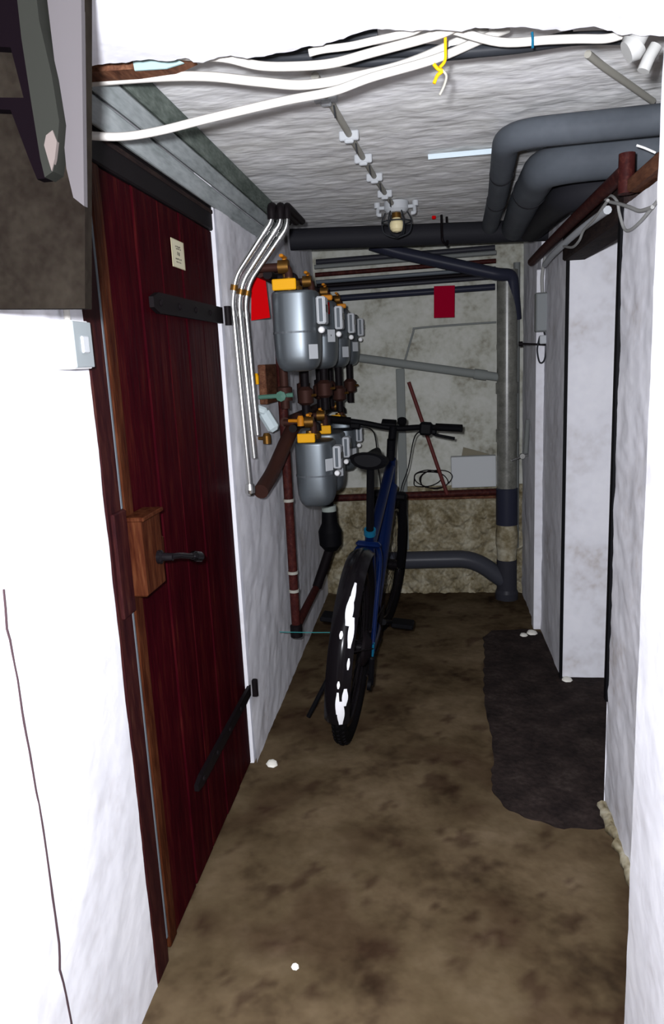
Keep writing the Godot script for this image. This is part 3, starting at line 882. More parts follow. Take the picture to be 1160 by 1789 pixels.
# ---------------------------------------------------------------- right side
func build_right_side() -> void:
	var st := begin()
	tube(st, [P(0.5, 1.855, 2.06), P(0.495, 1.85, 2.6), P(0.49, 1.84, 3.4), P(0.49, 1.835, 3.72)], 0.019, 14)
	tube(st, [P(0.502, 1.8, 2.06), P(0.502, 1.895, 2.06)], 0.02, 14)
	var o := obj("rusty_pipe", st, M.rust)
	tag(o, "red-brown rusty pipe running along the top of the right wall", "pipe")
	st = begin()
	ext(st, 0.53, 0.62, 1.765, 1.86, 2.19, 3.13, 0.006)
	o = obj("timber_lintel", st, M.dark_wood)
	tag(o, "dark timber lintel spanning the recess in the right wall", "beam")
	st = begin()
	ext(st, 0.5, 0.6, 1.8, 1.835, 1.3, 2.06, 0.006)
	o = obj("timber_plate", st, M.brown_wood)
	tag(o, "reddish brown timber plate lying on top of the near right wall", "beam")
	cable("pale_pipe", [P(0.512, 1.805, 2.3), P(0.508, 1.81, 2.7), P(0.505, 1.8, 3.2), P(0.51, 1.79, 3.45)], 0.012, M.pale, "thin pale painted pipe below the rusty pipe", "pipe")
	cable("loose_wire", [P(0.512, 1.844, 2.386), P(0.512, 1.838, 2.273), P(0.512, 1.807, 2.192), P(0.512, 1.772, 2.163), P(0.512, 1.726, 2.110), P(0.512, 1.711, 2.051), P(0.512, 1.715, 1.958), P(0.512, 1.728, 1.875), P(0.512, 1.737, 1.816)], 0.004, M.cable_grey, "loose grey wire hanging in a loop on the near right wall", "wire")
	cable("loose_wire", [P(0.508, 1.857, 2.370), P(0.508, 1.822, 2.267), P(0.508, 1.793, 2.149), P(0.508, 1.765, 2.043), P(0.508, 1.739, 1.947), P(0.508, 1.728, 1.843)], 0.0045, M.cable_grey, "twisted grey wire lying along the top of the near right wall", "wire")
	cable("loose_wire", [P(0.500, 1.795, 2.925), P(0.500, 1.768, 2.756), P(0.500, 1.773, 2.638), P(0.500, 1.794, 2.566), P(0.500, 1.803, 2.401), P(0.500, 1.821, 2.245)], 0.0045, M.cable_grey, "grey wire strung from the recess up to the wall top", "wire")
	cable("steel_rod", [P(0.521, 1.910, 2.050), P(0.541, 1.902, 2.050), P(0.567, 1.889, 2.050)], 0.003, M.white_plastic, "short bright rod sticking out by the lagged pipes", "rod")
	# pale pipe end with collar at the top of the right pier
	var e := thing("pipe_end", "pale pipe stub with a round collar where lintel and pier meet", "pipe", P(0.323, 1.880, 1.330))
	st = begin()
	tube(st, [P(0.328, 1.882, 1.330), P(0.346, 1.914, 1.330), P(0.363, 1.952, 1.330)].map(func(p): return p - e.position), 0.014, 14)
	obj("stub", st, M.cable_grey, e)
	st = begin()
	tube(st, [P(0.318, 1.875, 1.330), P(0.325, 1.879, 1.330), P(0.329, 1.885, 1.330)].map(func(p): return p - e.position), [0.017, 0.021, 0.021], 16)
	obj("collar", st, M.cable_grey, e)
	st = begin()
	tube(st, [P(0.347, 1.849, 1.340), P(0.355, 1.868, 1.340), P(0.365, 1.884, 1.340)].map(func(p): return p - e.position), 0.01, 12)
	obj("bracket", st, M.cable_grey, e)

	# narrow black strips at the recess
	st = begin()
	ext(st, 0.545, 0.557, 0.0, 1.9, 3.118, 3.134, 0.001)
	o = obj("trim_4", st, M.black)
	structure(o, "black strip in the corner of the recess", "strip")
	st = begin()
	ext(st, 0.517, 0.55, 0.36, 1.79, 2.168, 2.196, 0.001)
	o = obj("trim_5", st, M.black)
	structure(o, "black strip along the edge of the near right wall", "strip")

	# junction box on the pilaster
	var j := thing("junction_box", "grey plastic junction box at the head of the white pilaster", "junction box", P(0.535, 1.51, 3.71))
	st = begin()
	bx(st, Vector3(0, 0.09, 0.03), Vector3(0.066, 0.18, 0.05), 0.005)
	obj("case", st, M.grey_paint, j)
	st = begin()
	bx(st, Vector3(0, 0.09, 0.058), Vector3(0.06, 0.17, 0.008), 0.003)
	obj("lid", st, mat(lin(0.22, 0.235, 0.24), 0.45), j)
	st = begin()
	tube(st, rounded([Vector3(0.0, 0.18, 0.03), Vector3(-0.004, 0.25, 0.03), Vector3(0.01, 0.34, 0.03)], 0.03), 0.008, 8)
	obj("cable_entry", st, M.cable_grey, j)
	st = begin()
	tube(st, smooth_path([Vector3(0.01, 0.0, 0.03), Vector3(0.02, -0.06, 0.035), Vector3(0.012, -0.13, 0.035), Vector3(-0.01, -0.14, 0.035), Vector3(-0.022, -0.08, 0.035), Vector3(-0.01, -0.02, 0.03)]), 0.004, 8)
	obj("wire_loop", st, M.cable_dark, j)
	st = begin()
	bx(st, Vector3(0.006, -0.035, 0.03), Vector3(0.035, 0.04, 0.03), 0.004)
	obj("terminal", st, M.pale, j)
	st = begin()
	tube(st, [Vector3(0.02, -0.06, 0.03), Vector3(-0.09, -0.05, 0.035)], 0.005, 8)
	lathe(st, Vector3(-0.09, -0.05, 0.035), Vector3.LEFT, [[0.0, 0.0], [0.012, 0.0], [0.012, 0.018], [0.0, 0.018]], 10)
	obj("clamp_arm", st, M.iron, j)
	# tap on the side of the soil pipe
	var tp := thing("wall_tap", "small steel tap handle beside the soil pipe", "tap", P(0.470, 0.867, 4.050))
	st = begin()
	tube(st, [Vector3(-0.04, -0.015, 0.03), Vector3(0.02, 0.005, 0.02), Vector3(0.06, 0.01, 0.0)], 0.006, 8)
	lathe(st, Vector3(0.02, 0.005, 0.0), Vector3.BACK, [[0.0, 0.0], [0.014, 0.0], [0.014, 0.03], [0.0, 0.03]], 10)
	obj("lever", st, M.steel, tp)
	st = begin()
	tube(st, [Vector3(0.04, 0.02, 0.0), Vector3(0.05, 0.2, 0.0)], 0.014, 10)
	obj("body", st, M.grey_paint, tp)
	# crumbs of plaster
	for q in [[0.5, 3.66, 0.03, "white plaster crumb lying at the foot of the pilaster"], [0.455, 3.63, 0.022, "pale flat plaster flake beside the pilaster foot"], [-0.59, 2.36, 0.022, "pale plaster crumb lying at the door's hinge corner"], [-0.345, 1.47, 0.01, "tiny white pebble lying on the near floor"], [0.575, 3.1, 0.025, "pale plaster splinter leaning in the recess corner"]]:
		st = begin()
		var pr := [[0.0, -0.002], [q[2], 0.0], [q[2] * 0.8, q[2] * 0.35], [q[2] * 0.3, q[2] * 0.5], [0.0, q[2] * 0.5]]
		lathe(st, P(q[0], 0.004, q[1]), Vector3(0.15, 1, 0.1), pr, 7)
		o = obj("plaster_crumb", st, M.cream)
		tag(o, q[3], "crumb")

# ---------------------------------------------------------------- the end of the passage
func build_back() -> void:
	var st: SurfaceTool
	# soil pipe
	var s := thing("soil_pipe", "upright cast iron soil pipe in the far right corner", "pipe", P(0.43, 0, 4.24))
	st = begin()
	lathe(st, Vector3.ZERO, Vector3.UP, [[0.056, 0.62], [0.056, 1.86], [0.0, 1.86]], 24)
	obj("stack", st, M.cast_pipe, s)
	for q in [[1.44, 1.47, 0.058], [1.2, 1.26, 0.062], [0.93, 1.0, 0.061]]:
		st = begin()
		lathe(st, Vector3.ZERO, Vector3.UP, [[0.055, q[0]], [q[2], q[0]], [q[2], q[1]], [0.055, q[1]]], 24)
		obj("collar", st, M.cast_pipe, s)
	st = begin()
	lathe(st, Vector3.ZERO, Vector3.UP, [[0.055, 1.2], [0.0595, 1.2], [0.0595, 1.208], [0.055, 1.208]], 24)
	obj("red_seal", st, M.crimson, s)
	st = begin()
	lathe(st, Vector3.ZERO, Vector3.UP, [[0.05, 0.45], [0.062, 0.45], [0.062, 0.66], [0.055, 0.665]], 24)
	obj("rubber_coupling", st, M.blue_pipe, s)
	st = begin()
	lathe(st, Vector3.ZERO, Vector3.UP, [[0.05, 0.24], [0.055, 0.24], [0.058, 0.3], [0.064, 0.34], [0.064, 0.4], [0.056, 0.45]], 24)
	obj("inspection_piece", st, M.stone, s)
	st = begin()
	lathe(st, Vector3.ZERO, Vector3.UP, [[0.0, 0.0], [0.066, 0.0], [0.066, 0.04], [0.058, 0.06], [0.058, 0.24]], 24)
	obj("foot", st, M.dark_pipe, s)
	st = begin()
	tube(st, rounded([Vector3(0.0, 0.1, 0), Vector3(-0.19, 0.245, 0.0), Vector3(-0.85, 0.235, 0.0)], 0.1), 0.052, 20)
	obj("branch", st, M.branch_pipe, s)
	# slimmer pipe beside the stack
	st = begin()
	tube(st, [P(0.485, 0.3, 4.28), P(0.485, 1.9, 4.28)], 0.018, 12)
	var o := obj("riser_pipe", st, M.grey_paint)
	tag(o, "slim grey riser standing between soil pipe and right wall", "pipe")
	# sloping vent pipe joining the stack at the top
	st = begin()
	tube(st, rounded([P(-0.3, 2.03, 4.16), P(-0.170, 1.984, 4.180), P(0.382, 1.832, 4.180), P(0.45, 1.83, 4.2), P(0.475, 1.6, 4.25)], 0.06), 0.034, 16)
	o = obj("vent_pipe", st, M.blue_pipe)
	tag(o, "dark blue-grey pipe sloping down to the soil pipe head", "pipe")
	# thin pipes across the back wall
	var i := 0
	var lbl := ["lowest and thickest blue-grey pipe crossing the end wall", "dark thin pipe crossing the end wall just above the blue-grey one", "dull steel pipe crossing the end wall", "red-brown thin pipe crossing the end wall", "pale pipe crossing the end wall above the red-brown one", "topmost dark pipe crossing the end wall", "dark pipe crossing the end wall close behind the dark thin one"]
	for q in [[1.775, 0.018, M.blue_pipe], [1.825, 0.012, M.dark_pipe], [1.868, 0.011, M.slate], [1.905, 0.012, M.rust], [1.945, 0.012, M.grey_paint], [1.98, 0.016, M.dark_pipe], [1.848, 0.013, M.iron]]:
		st = begin()
		tube(st, [P(-0.62, q[0] - 0.008, 4.3 - (i % 5) * 0.02), P(0.37, q[0] + 0.006, 4.3 - (i % 5) * 0.02)], q[1], 12)
		o = obj("wall_pipe", st, q[2])
		tag(o, lbl[i], "pipe")
		i += 1
	# sloping grey waste pipe
	st = begin()
	tube(st, [P(-0.6, 1.47, 4.26), P(0.39, 1.29, 4.24)], 0.024, 14)
	lathe(st, P(0.25, 1.315, 4.243), P(0.99, -0.18, 0), [[0.024, 0], [0.029, 0.0], [0.029, 0.07], [0.024, 0.07]], 16)
	o = obj("waste_pipe", st, M.grey_strip)
	tag(o, "grey waste pipe sloping across the end wall into the soil pipe", "pipe")
	# red-brown pipe at knee height
	st = begin()
	tube(st, [P(-0.6, 0.622, 4.25), P(0.4, 0.64, 4.25)], 0.021, 12)
	o = obj("knee_pipe", st, M.rust)
	tag(o, "red-brown pipe crossing the end wall above the rubble render", "pipe")
	st = begin()
	ext(st, -0.2, 0.38, 0.595, 0.615, 4.28, 4.36, 0.003)
	o = obj("wall_ledge", st, M.brown_wood)
	tag(o, "thin wooden ledge along the end wall under the red-brown pipe", "ledge")
	# cable trunking and wire
	st = begin()
	ext(st, -0.19, -0.14, 0.28, 1.36, 4.325, 4.352, 0.004)
	o = obj("cable_trunking", st, M.grey_strip)
	tag(o, "upright grey trunking on the end wall behind the handlebar", "trunking")
	cable("wall_cable", [P(0.38, 1.592, 4.335), P(0.2, 1.59, 4.335), P(-0.065, 1.582, 4.335), P(-0.085, 1.56, 4.335), P(-0.15, 1.36, 4.335)], 0.006, M.grey_strip, "thin grey cable bent at an angle on the end wall")
	# red tag sheet on the back pipes
	st = begin()
	bx(st, P(0.09, 1.71, 4.2), Vector3(0.112, 0.168, 0.004), 0.001, Basis(Vector3.FORWARD, 0.02))
	o = obj("red_sign", st, M.crimson)
	tag(o, "blank dark red sign hanging from the pipes on the end wall", "sign")
	# leaning stick
	st = begin()
	tube(st, [P(0.09, 0.64, 4.2), P(-0.115, 1.285, 4.24)], 0.011, 10)
	o = obj("red_stick", st, M.red_stick)
	tag(o, "dark red stick leaning against the end wall behind the handlebar", "stick")
	# white box on the ledge
	st = begin()
	bx(st, P(0.245, 0.757, 4.29), Vector3(0.255, 0.18, 0.06), 0.003, Basis(Vector3.FORWARD, -0.01))
	o = obj("white_box", st, mat(lin(0.5, 0.52, 0.53), 0.6))
	tag(o, "flat white box standing on the red-brown pipe against the wall", "box")
	st = begin()
	prism(st, P(0.24, 0.85, 4.325), Vector3.RIGHT, Vector3.UP, [Vector2(-0.07, -0.06), Vector2(-0.05, 0.045), Vector2(0.1, -0.0), Vector2(0.1, -0.06)], 0.006)
	o = obj("cardboard_scrap", st, mat(lin(0.2, 0.18, 0.13), 0.8))
	tag(o, "brown cardboard scrap poking up behind the white box", "cardboard")
	# tangle of wire on the pipe
	st = begin()
	var pts := []
	for k in 26:
		var a := k * 0.95
		pts.append(P(0.0 + cos(a) * (0.06 + 0.05 * rng.randf()) + 0.04 * sin(k * 0.4), 0.72 + sin(a) * 0.05 + 0.015 * rng.randf(), 4.22 + rng.randf_range(-0.015, 0.025)))
	tube(st, smooth_path(pts, 4), 0.003, 6)
	o = obj("wire_tangle", st, M.iron)
	tag(o, "tangle of dark wire lying on the red-brown pipe", "wire")

# ---------------------------------------------------------------- gas meters
func make_meter() -> Node3D:
	var t := Node3D.new()
	var st := begin()
	var hx := 0.078
	var hz := 0.1
	var prof := [[0.0, 0.0], [0.45, 0.001], [0.68, 0.006], [0.82, 0.016], [0.91, 0.032], [0.96, 0.052], [0.985, 0.08], [1.0, 0.12], [1.0, 0.255], [0.98, 0.262], [0.93, 0.266], [0.0, 0.266]]
	var n := 40
	var pt := func(i: int, k: int) -> Vector3:
		var a := TAU * k / n
		var c := cos(a)
		var s := sin(a)
		var e := 2.0 / 3.0
		return Vector3(signf(c) * pow(absf(c), e) * hx * prof[i][0], prof[i][1], signf(s) * pow(absf(s), e) * hz * prof[i][0])
	var nm := func(i: int, k: int) -> Vector3:
		var p: Vector3 = pt.call(mini(maxi(i, 1), prof.size() - 2), k)
		var g := Vector3(signf(p.x) * pow(absf(p.x / hx), 2) / hx, 0, signf(p.z) * pow(absf(p.z / hz), 2) / hz).normalized()
		var i0 := maxi(i - 1, 0)
		var i1 := mini(i + 1, prof.size() - 1)
		var dr: float = (prof[i1][0] - prof[i0][0]) * 0.085
		var dy: float = prof[i1][1] - prof[i0][1]
		return (g * dy + Vector3.UP * -dr).normalized()
	for i in prof.size() - 1:
		for k in n:
			var a: Vector3 = pt.call(i, k)
			var b: Vector3 = pt.call(i + 1, k)
			var c: Vector3 = pt.call(i + 1, k + 1)
			var d: Vector3 = pt.call(i, k + 1)
			if i > 0:
				tri(st, a, c, d, nm.call(i, k), nm.call(i + 1, k + 1), nm.call(i, k + 1))
			if i < prof.size() - 2:
				tri(st, a, b, c, nm.call(i, k), nm.call(i + 1, k), nm.call(i + 1, k + 1))
			elif i == prof.size() - 2:
				tri(st, a, b, d, Vector3.UP, Vector3.UP, Vector3.UP)
	obj("body", st, M.meter, t)
	st = begin()
	for k in n:
		var q := []
		for j in [k, k + 1]:
			var p: Vector3 = pt.call(7, j)
			var m: Vector3 = nm.call(7, j)
			for hgt in [0.128, 0.1345]:
				q.append(Vector3(p.x, hgt, p.z) + m * 0.0015)
		var nv: Vector3 = nm.call(7, k)
		tri(st, q[0], q[1], q[3], nv, nv, nv)
		tri(st, q[0], q[3], q[2], nv, nv, nv)
	obj("seam", st, M.meter_seam, t)
	st = begin()
	bx(st, Vector3(hx + 0.014, 0.2, 0.02), Vector3(0.032, 0.09, 0.07), 0.005)
	var ix := obj("counter", st, M.pale, t)
	st = begin()
	bx(st, Vector3(hx + 0.031, 0.205, 0.02), Vector3(0.003, 0.025, 0.05), 0.001)
	obj("counter_window", st, M.black_gloss, ix)
	st = begin()
	bx(st, Vector3(hx + 0.014, 0.2, 0.056), Vector3(0.012, 0.075, 0.004), 0.001)
	obj("counter_groove", st, M.slate, ix)
	st = begin()
	lathe(st, Vector3(hx + 0.012, 0.136, 0.03), Vector3.BACK, [[0.0, 0.0], [0.011, 0.0], [0.011, 0.02], [0.008, 0.024], [0.0, 0.024]], 12)
	obj("pulse_plug", st, M.white_plastic, t)
	for s in [-1, 1]:
		st = begin()
		lathe(st, Vector3(-0.01, 0.262, s * 0.055), Vector3.UP, [[0.022, 0.0], [0.022, 0.008], [0.026, 0.01], [0.026, 0.028], [0.019, 0.031], [0.017, 0.048], [0.0, 0.048]], 6 if s > 0 else 16)
		obj("union_nut", st, M.brass, t)
	return t

func build_meters() -> void:
	var proto := make_meter()
	var g1 := "gas meters of the upper row"
	var g2 := "gas meters of the lower row"
	var spots := [
		[1.39, 2.57, "front grey gas meter of the upper row, with a yellow tag on top", g1],
		[1.39, 3.06, "second grey gas meter of the upper row, red tag at its counter", g1],
		[1.39, 3.55, "third grey gas meter of the upper row counting from the door", g1],
		[1.39, 4.03, "last grey gas meter of the upper row, by the end wall", g1],
		[0.845, 2.93, "front grey gas meter of the lower row, under the upper meters", g2],
		[0.845, 3.26, "middle grey gas meter of the lower row behind the front one", g2],
		[0.845, 3.88, "last grey gas meter of the lower row, by the bicycle handlebar", g2]]
	for i in spots.size():
		var q: Array = spots[i]
		var t: Node3D = proto.duplicate()
		t.name = numbered("gas_meter")
		add_child(t)
		t.position = P(-0.447 if i < 4 else -0.462, q[0], q[1])
		tag(t, q[2], "gas meter", q[3])
		# paper label on the shoulder of the body
		var st := begin()
		var ly: float = [0.065, 0.13, 0.07, 0.1, 0.175, 0.1, 0.1][i]
		var bas := Basis(Vector3.UP, 0.95)
		bx(st, Vector3(0.064, ly, 0.077), Vector3(0.042, 0.048, 0.002), 0.0005, bas)
		obj("paper_label", st, M.pale, t)
		# yellow tag
		if i in [0, 4, 5, 6]:
			st = begin()
			var w: float = 0.08 if i == 0 else 0.07
			bx(st, Vector3(-0.02 if i != 5 else 0.01, 0.285, 0.095), Vector3(w if i < 5 else 0.05, 0.036, 0.01), 0.003)
			var yt := obj("yellow_tag", st, M.yellow, t)
			st = begin()
			tube(st, [Vector3(-0.01, 0.3, 0.09), Vector3(-0.01, 0.302, 0.06)], 0.004, 6)
			obj("tag_clip", st, M.orange, yt)
		if i == 1:
			st = begin()
			bx(st, Vector3(0.05, 0.235, 0.105), Vector3(0.03, 0.045, 0.004), 0.001)
			obj("red_tag", st, M.red, t)
		if i in [1, 2]:
			st = begin()
			bx(st, Vector3(0.055, 0.275, 0.1), Vector3(0.045, 0.02, 0.02), 0.004)
			obj("orange_cap", st, M.orange, t)
	proto.free()

	# pipe rails that carry the two rows of meters
	for row in [[1.39, [2.57, 3.06, 3.55, 4.03], 2.5, "copper gas pipe rail with brass valves above the upper meters"], [0.845, [2.93, 3.26, 3.88], 2.8, "copper gas pipe rail with brass valves above the lower meters"]]:
		var y0: float = row[0]
		var r := thing("gas_manifold", row[3], "pipework", P(-0.5, y0 + 0.4, 3.3))
		var st := begin()
		tube(st, [P(-0.575, y0 + 0.345, row[2] + 0.1) - r.position, P(-0.575, y0 + 0.345, 4.3) - r.position], 0.02, 12)
		obj("rail", st, M.copper, r)
		st = begin()
		tube(st, [P(-0.53, y0 + 0.325, row[2] + 0.02) - r.position, P(-0.53, y0 + 0.325, 4.3) - r.position], 0.016, 12)
		obj("rail", st, M.iron, r)
		for d in row[1]:
			for s in [-1, 1]:
				st = begin()
				var px := -0.575 if s > 0 else -0.53
				var py := y0 + 0.345 if s > 0 else y0 + 0.325
				tube(st, rounded([P(px, py, d - s * 0.055), P(-0.457, py, d - s * 0.055), P(-0.457, y0 + 0.3, d - s * 0.055)], 0.025).map(func(p): return p - r.position), 0.014, 10)
				obj("branch", st, M.copper if s > 0 else M.iron, r)
			st = begin()
			lathe(st, P(-0.49, y0 + 0.345, d - 0.055) - r.position, Vector3.RIGHT, [[0.0, 0.0], [0.024, 0.0], [0.024, 0.035], [0.0, 0.035]], 6)
			obj("valve", st, M.brass, r)
			st = begin()
			bx(st, P(-0.47, y0 + 0.375, d - 0.07) - r.position, Vector3(0.014, 0.01, 0.075), 0.003)
			tube(st, [P(-0.47, y0 + 0.345, d - 0.055) - r.position, P(-0.47, y0 + 0.375, d - 0.055) - r.position], 0.006, 8)
			obj("valve_lever", st, M.orange, r)

	# bright steel pipes coming off the beam and down beside the door
	var lb := ["outermost bright steel pipe bending down beside the brown door", "middle bright steel pipe bending down beside the brown door", "inner bright steel pipe of the three beside the brown door"]
	var k := 0
	for q in [
		[[P(-0.486, 1.900, 2.430), P(-0.488, 1.866, 2.430), P(-0.616, 1.706, 2.430), P(-0.634, 1.625, 2.430), P(-0.618, 0.995, 2.430)], 0.0098],
		[[P(-0.464, 1.904, 2.460), P(-0.464, 1.866, 2.460), P(-0.600, 1.694, 2.460), P(-0.620, 1.626, 2.460), P(-0.603, 1.106, 2.460)], 0.0098],
		[[P(-0.447, 1.909, 2.490), P(-0.448, 1.856, 2.490), P(-0.586, 1.692, 2.490), P(-0.606, 1.623, 2.490), P(-0.593, 1.182, 2.490)], 0.0088]]:
		var o := thing("steel_pipe", lb[k], "pipe", q[0][-1], "bright steel pipes beside the door")
		var st := begin()
		tube(st, rounded(q[0].map(func(p): return p - o.position), 0.03), q[1], 14)
		obj("tube", st, M.steel, o)
		for e in [1, 2, 3]:
			st = begin()
			var v: Vector3 = q[0][e] - o.position
			var dn: Vector3 = (q[0][mini(e + 1, 4)] - q[0][e]).normalized()
			tube(st, [v + dn * 0.028, v + dn * 0.046], q[1] * 1.28, 14)
			obj("press_ring", st, M.steel if e != 2 else M.brass, o)
		st = begin()
		var tp: Vector3 = q[0][0] - o.position
		tube(st, rounded([tp + Vector3(0, -0.03, 0), tp + Vector3(0, 0.012, 0), tp + Vector3(0, 0.014, -0.3)], 0.02), q[1] * 1.4, 10)
		obj("upper_bend", st, M.iron, o)
		if k == 0:
			st = begin()
			lathe(st, Vector3(0, 0.006, 0), Vector3.DOWN, [[0.0, -0.02], [0.014, -0.02], [0.018, 0.0], [0.017, 0.012], [0.01, 0.02], [0.0, 0.022]], 14)
			obj("elbow", st, M.steel, o)
		k += 1
	# brown pipe rising from the steel elbow to the lower meters
	var st2 := begin()
	tube(st2, rounded([P(-0.605, 0.975, 2.53), P(-0.59, 1.02, 2.68), P(-0.555, 1.14, 2.86), P(-0.53, 1.2, 2.95)], 0.05), 0.028, 14)
	tag(obj("brown_pipe", st2, M.copper), "thick brown pipe climbing from the steel elbow to the lower meters", "pipe")
	# rusty standpipe
	var rp := thing("standpipe", "red-brown gas standpipe fixed to the left wall under the meters", "pipe", P(-0.59, 0.3, 3.0))
	st2 = begin()
	tube(st2, rounded([P(-0.585, 1.62, 2.93), P(-0.585, 0.31, 2.93), P(-0.585, 0.3, 3.9)], 0.03).map(func(p): return p - rp.position), 0.019, 14)
	obj("tube", st2, M.rust, rp)
	for y in [0.86, 0.55, 0.47]:
		st2 = begin()
		lathe(st2, P(-0.585, y, 2.93) - rp.position, Vector3.UP, [[0.019, 0.0], [0.0225, 0.0], [0.0225, 0.012], [0.019, 0.012]], 14)
		obj("band", st2, M.conduit, rp)
	st2 = begin()
	lathe(st2, P(-0.585, 0.27, 2.93) - rp.position, Vector3.UP, [[0.0, 0.0], [0.026, 0.0], [0.026, 0.05], [0.019, 0.055]], 14)
	obj("dirt_cap", st2, M.iron, rp)
	# black standpipe with pale collar behind the bicycle
	var bp := thing("pressure_regulator", "black regulator with a pale collar on the wall beside the bicycle saddle", "regulator", P(-0.5, 0.5, 3.5))
	st2 = begin()
	lathe(st2, Vector3.ZERO, Vector3.UP, [[0.0, 0.0], [0.03, 0.0], [0.055, 0.03], [0.058, 0.1], [0.04, 0.14], [0.036, 0.2], [0.0, 0.2]], 18)
	obj("body", st2, M.black, bp)
	st2 = begin()
	lathe(st2, Vector3(0, 0.2, 0), Vector3.UP, [[0.0, 0.0], [0.036, 0.0], [0.036, 0.028], [0.0, 0.028]], 18)
	obj("collar", st2, mat(lin(0.3, 0.34, 0.31), 0.5), bp)
	st2 = begin()
	tube(st2, [Vector3(0, 0.22, 0), Vector3(0, 0.36, 0)], 0.024, 12)
	obj("inlet_pipe", st2, M.iron, bp)
	st2 = begin()
	tube(st2, [Vector3(0, 0.02, 0), Vector3(-0.08, -0.19, 0)], 0.024, 12)
	obj("outlet_pipe", st2, M.iron, bp)
	# odd fittings between steel pipes and lower meters
	st2 = begin()
	bx(st2, P(-0.607, 1.210, 2.750), Vector3(0.045, 0.09, 0.04), 0.012, Basis(Vector3.BACK, 0.5))
	bx(st2, P(-0.633, 1.253, 2.740), Vector3(0.05, 0.03, 0.03), 0.008, Basis(Vector3.BACK, -0.4))
	tag(obj("plastic_fitting", st2, mat(lin(0.5, 0.58, 0.6), 0.5)), "pale blue-white plastic fitting beside the lower meters", "fitting")
	st2 = begin()
	tube(st2, [P(-0.648, 1.298, 2.780), P(-0.514, 1.302, 2.780)], 0.009, 10)
	lathe(st2, P(-0.554, 1.300, 2.760), Vector3.BACK, [[0.0, 0.0], [0.018, 0.0], [0.02, 0.02], [0.0, 0.025]], 8)
	tag(obj("green_valve", st2, mat(lin(0.07, 0.16, 0.12), 0.5)), "dull green valve rod between the two rows of meters", "valve")
	var yl := ["yellow cap on the pipework beside the steel pipes", "orange brass fitting left of the lower front meter", "small orange brass nut above the lower front meter", "brass elbow at the top of the upper front meter"]
	k = 0
	for q in [[P(-0.640, 1.369, 2.720), 0.012, M.yellow], [P(-0.613, 1.146, 2.720), 0.016, M.brass], [P(-0.501, 1.198, 2.840), 0.014, M.orange], [P(-0.489, 1.714, 2.620), 0.012, M.brass]]:
		st2 = begin()
		lathe(st2, q[0] + Vector3(0, -0.02, 0), Vector3.UP, [[0.0, 0.0], [q[1], 0.0], [q[1], 0.03], [q[1] * 0.7, 0.04], [0.0, 0.04]], 6)
		tube(st2, [q[0], q[0] + Vector3(-0.05, 0.0, -0.02)], 0.007, 8)
		tag(obj("brass_fitting", st2, q[2]), yl[k], "fitting")
		k += 1
	# risers between the rows
	var rl := ["copper riser linking the meter rows behind the front meters", "copper riser linking the meter rows behind the second meters", "dark riser linking the meter rows near the end wall"]
	k = 0
	for d in [2.8, 3.24, 3.74]:
		st2 = begin()
		tube(st2, [P(-0.55, 1.25, d), P(-0.55, 1.77, d)], 0.017, 12)
		lathe(st2, P(-0.55, 1.28, d), Vector3.UP, [[0.017, 0.0], [0.03, 0.0], [0.03, 0.05], [0.017, 0.055]], 8)
		tag(obj("riser", st2, M.copper if k < 2 else M.iron), rl[k], "pipe")
		k += 1
	for q in [[-0.5, 2.98, 1.2, 1.4], [-0.44, 3.12, 1.22, 1.4], [-0.5, 3.4, 1.2, 1.42], [-0.43, 3.55, 1.18, 1.4], [-0.49, 3.68, 1.2, 1.42], [-0.42, 3.96, 1.2, 1.4]]:
		var dr := thing("dark_riser", "dark iron riser with a valve in the cluster between the two meter rows", "pipe", P(q[0], q[2], q[1]), "dark risers between the meter rows")
		st2 = begin()
		tube(st2, [Vector3.ZERO, Vector3(0, q[3] - q[2], 0)], 0.018, 10)
		obj("tube", st2, M.iron, dr)
		st2 = begin()
		lathe(st2, Vector3(0, 0.05, 0), Vector3.UP, [[0.018, 0.0], [0.034, 0.01], [0.034, 0.06], [0.018, 0.075]], 8)
		obj("valve_body", st2, M.copper, dr)
		st2 = begin()
		tube(st2, [Vector3(0.01, 0.085, 0.0), Vector3(0.045, 0.09, 0.02)], 0.006, 8)
		obj("valve_key", st2, M.brass, dr)
	# boards behind the pipework
	st2 = begin()
	ext(st2, -0.645, -0.615, 1.27, 1.42, 2.78, 3.2, 0.003)
	tag(obj("mounting_board", st2, M.brown_wood), "brown wooden mounting board on the left wall behind the pipework", "board")
	# red sign by the pipes
	st2 = begin()
	var sg := [P(-0.631, 1.745, 2.720), P(-0.582, 1.750, 2.720), P(-0.572, 1.587, 2.720), P(-0.643, 1.580, 2.720)]
	var nrm: Vector3 = (sg[1] - sg[0]).cross(sg[3] - sg[0]).normalized() * 0.0015
	for s in [-1.0, 1.0]:
		fquad(st2, sg[0] + nrm * s, sg[1] + nrm * s, sg[2] + nrm * s, sg[3] + nrm * s, sg[0] - nrm * s * 4)
	for e in 4:
		var a: Vector3 = sg[e]
		var b: Vector3 = sg[(e + 1) % 4]
		fquad(st2, a - nrm, b - nrm, b + nrm, a + nrm, (sg[0] + sg[2]) / 2)
	tag(obj("red_sign", st2, M.red), "bright red sign plate hanging between steel pipes and front upper meter", "sign")

# ---------------------------------------------------------------- bicycle
func B(x: float, y: float, f: float) -> Vector3:
	return Vector3(x, y, -f)

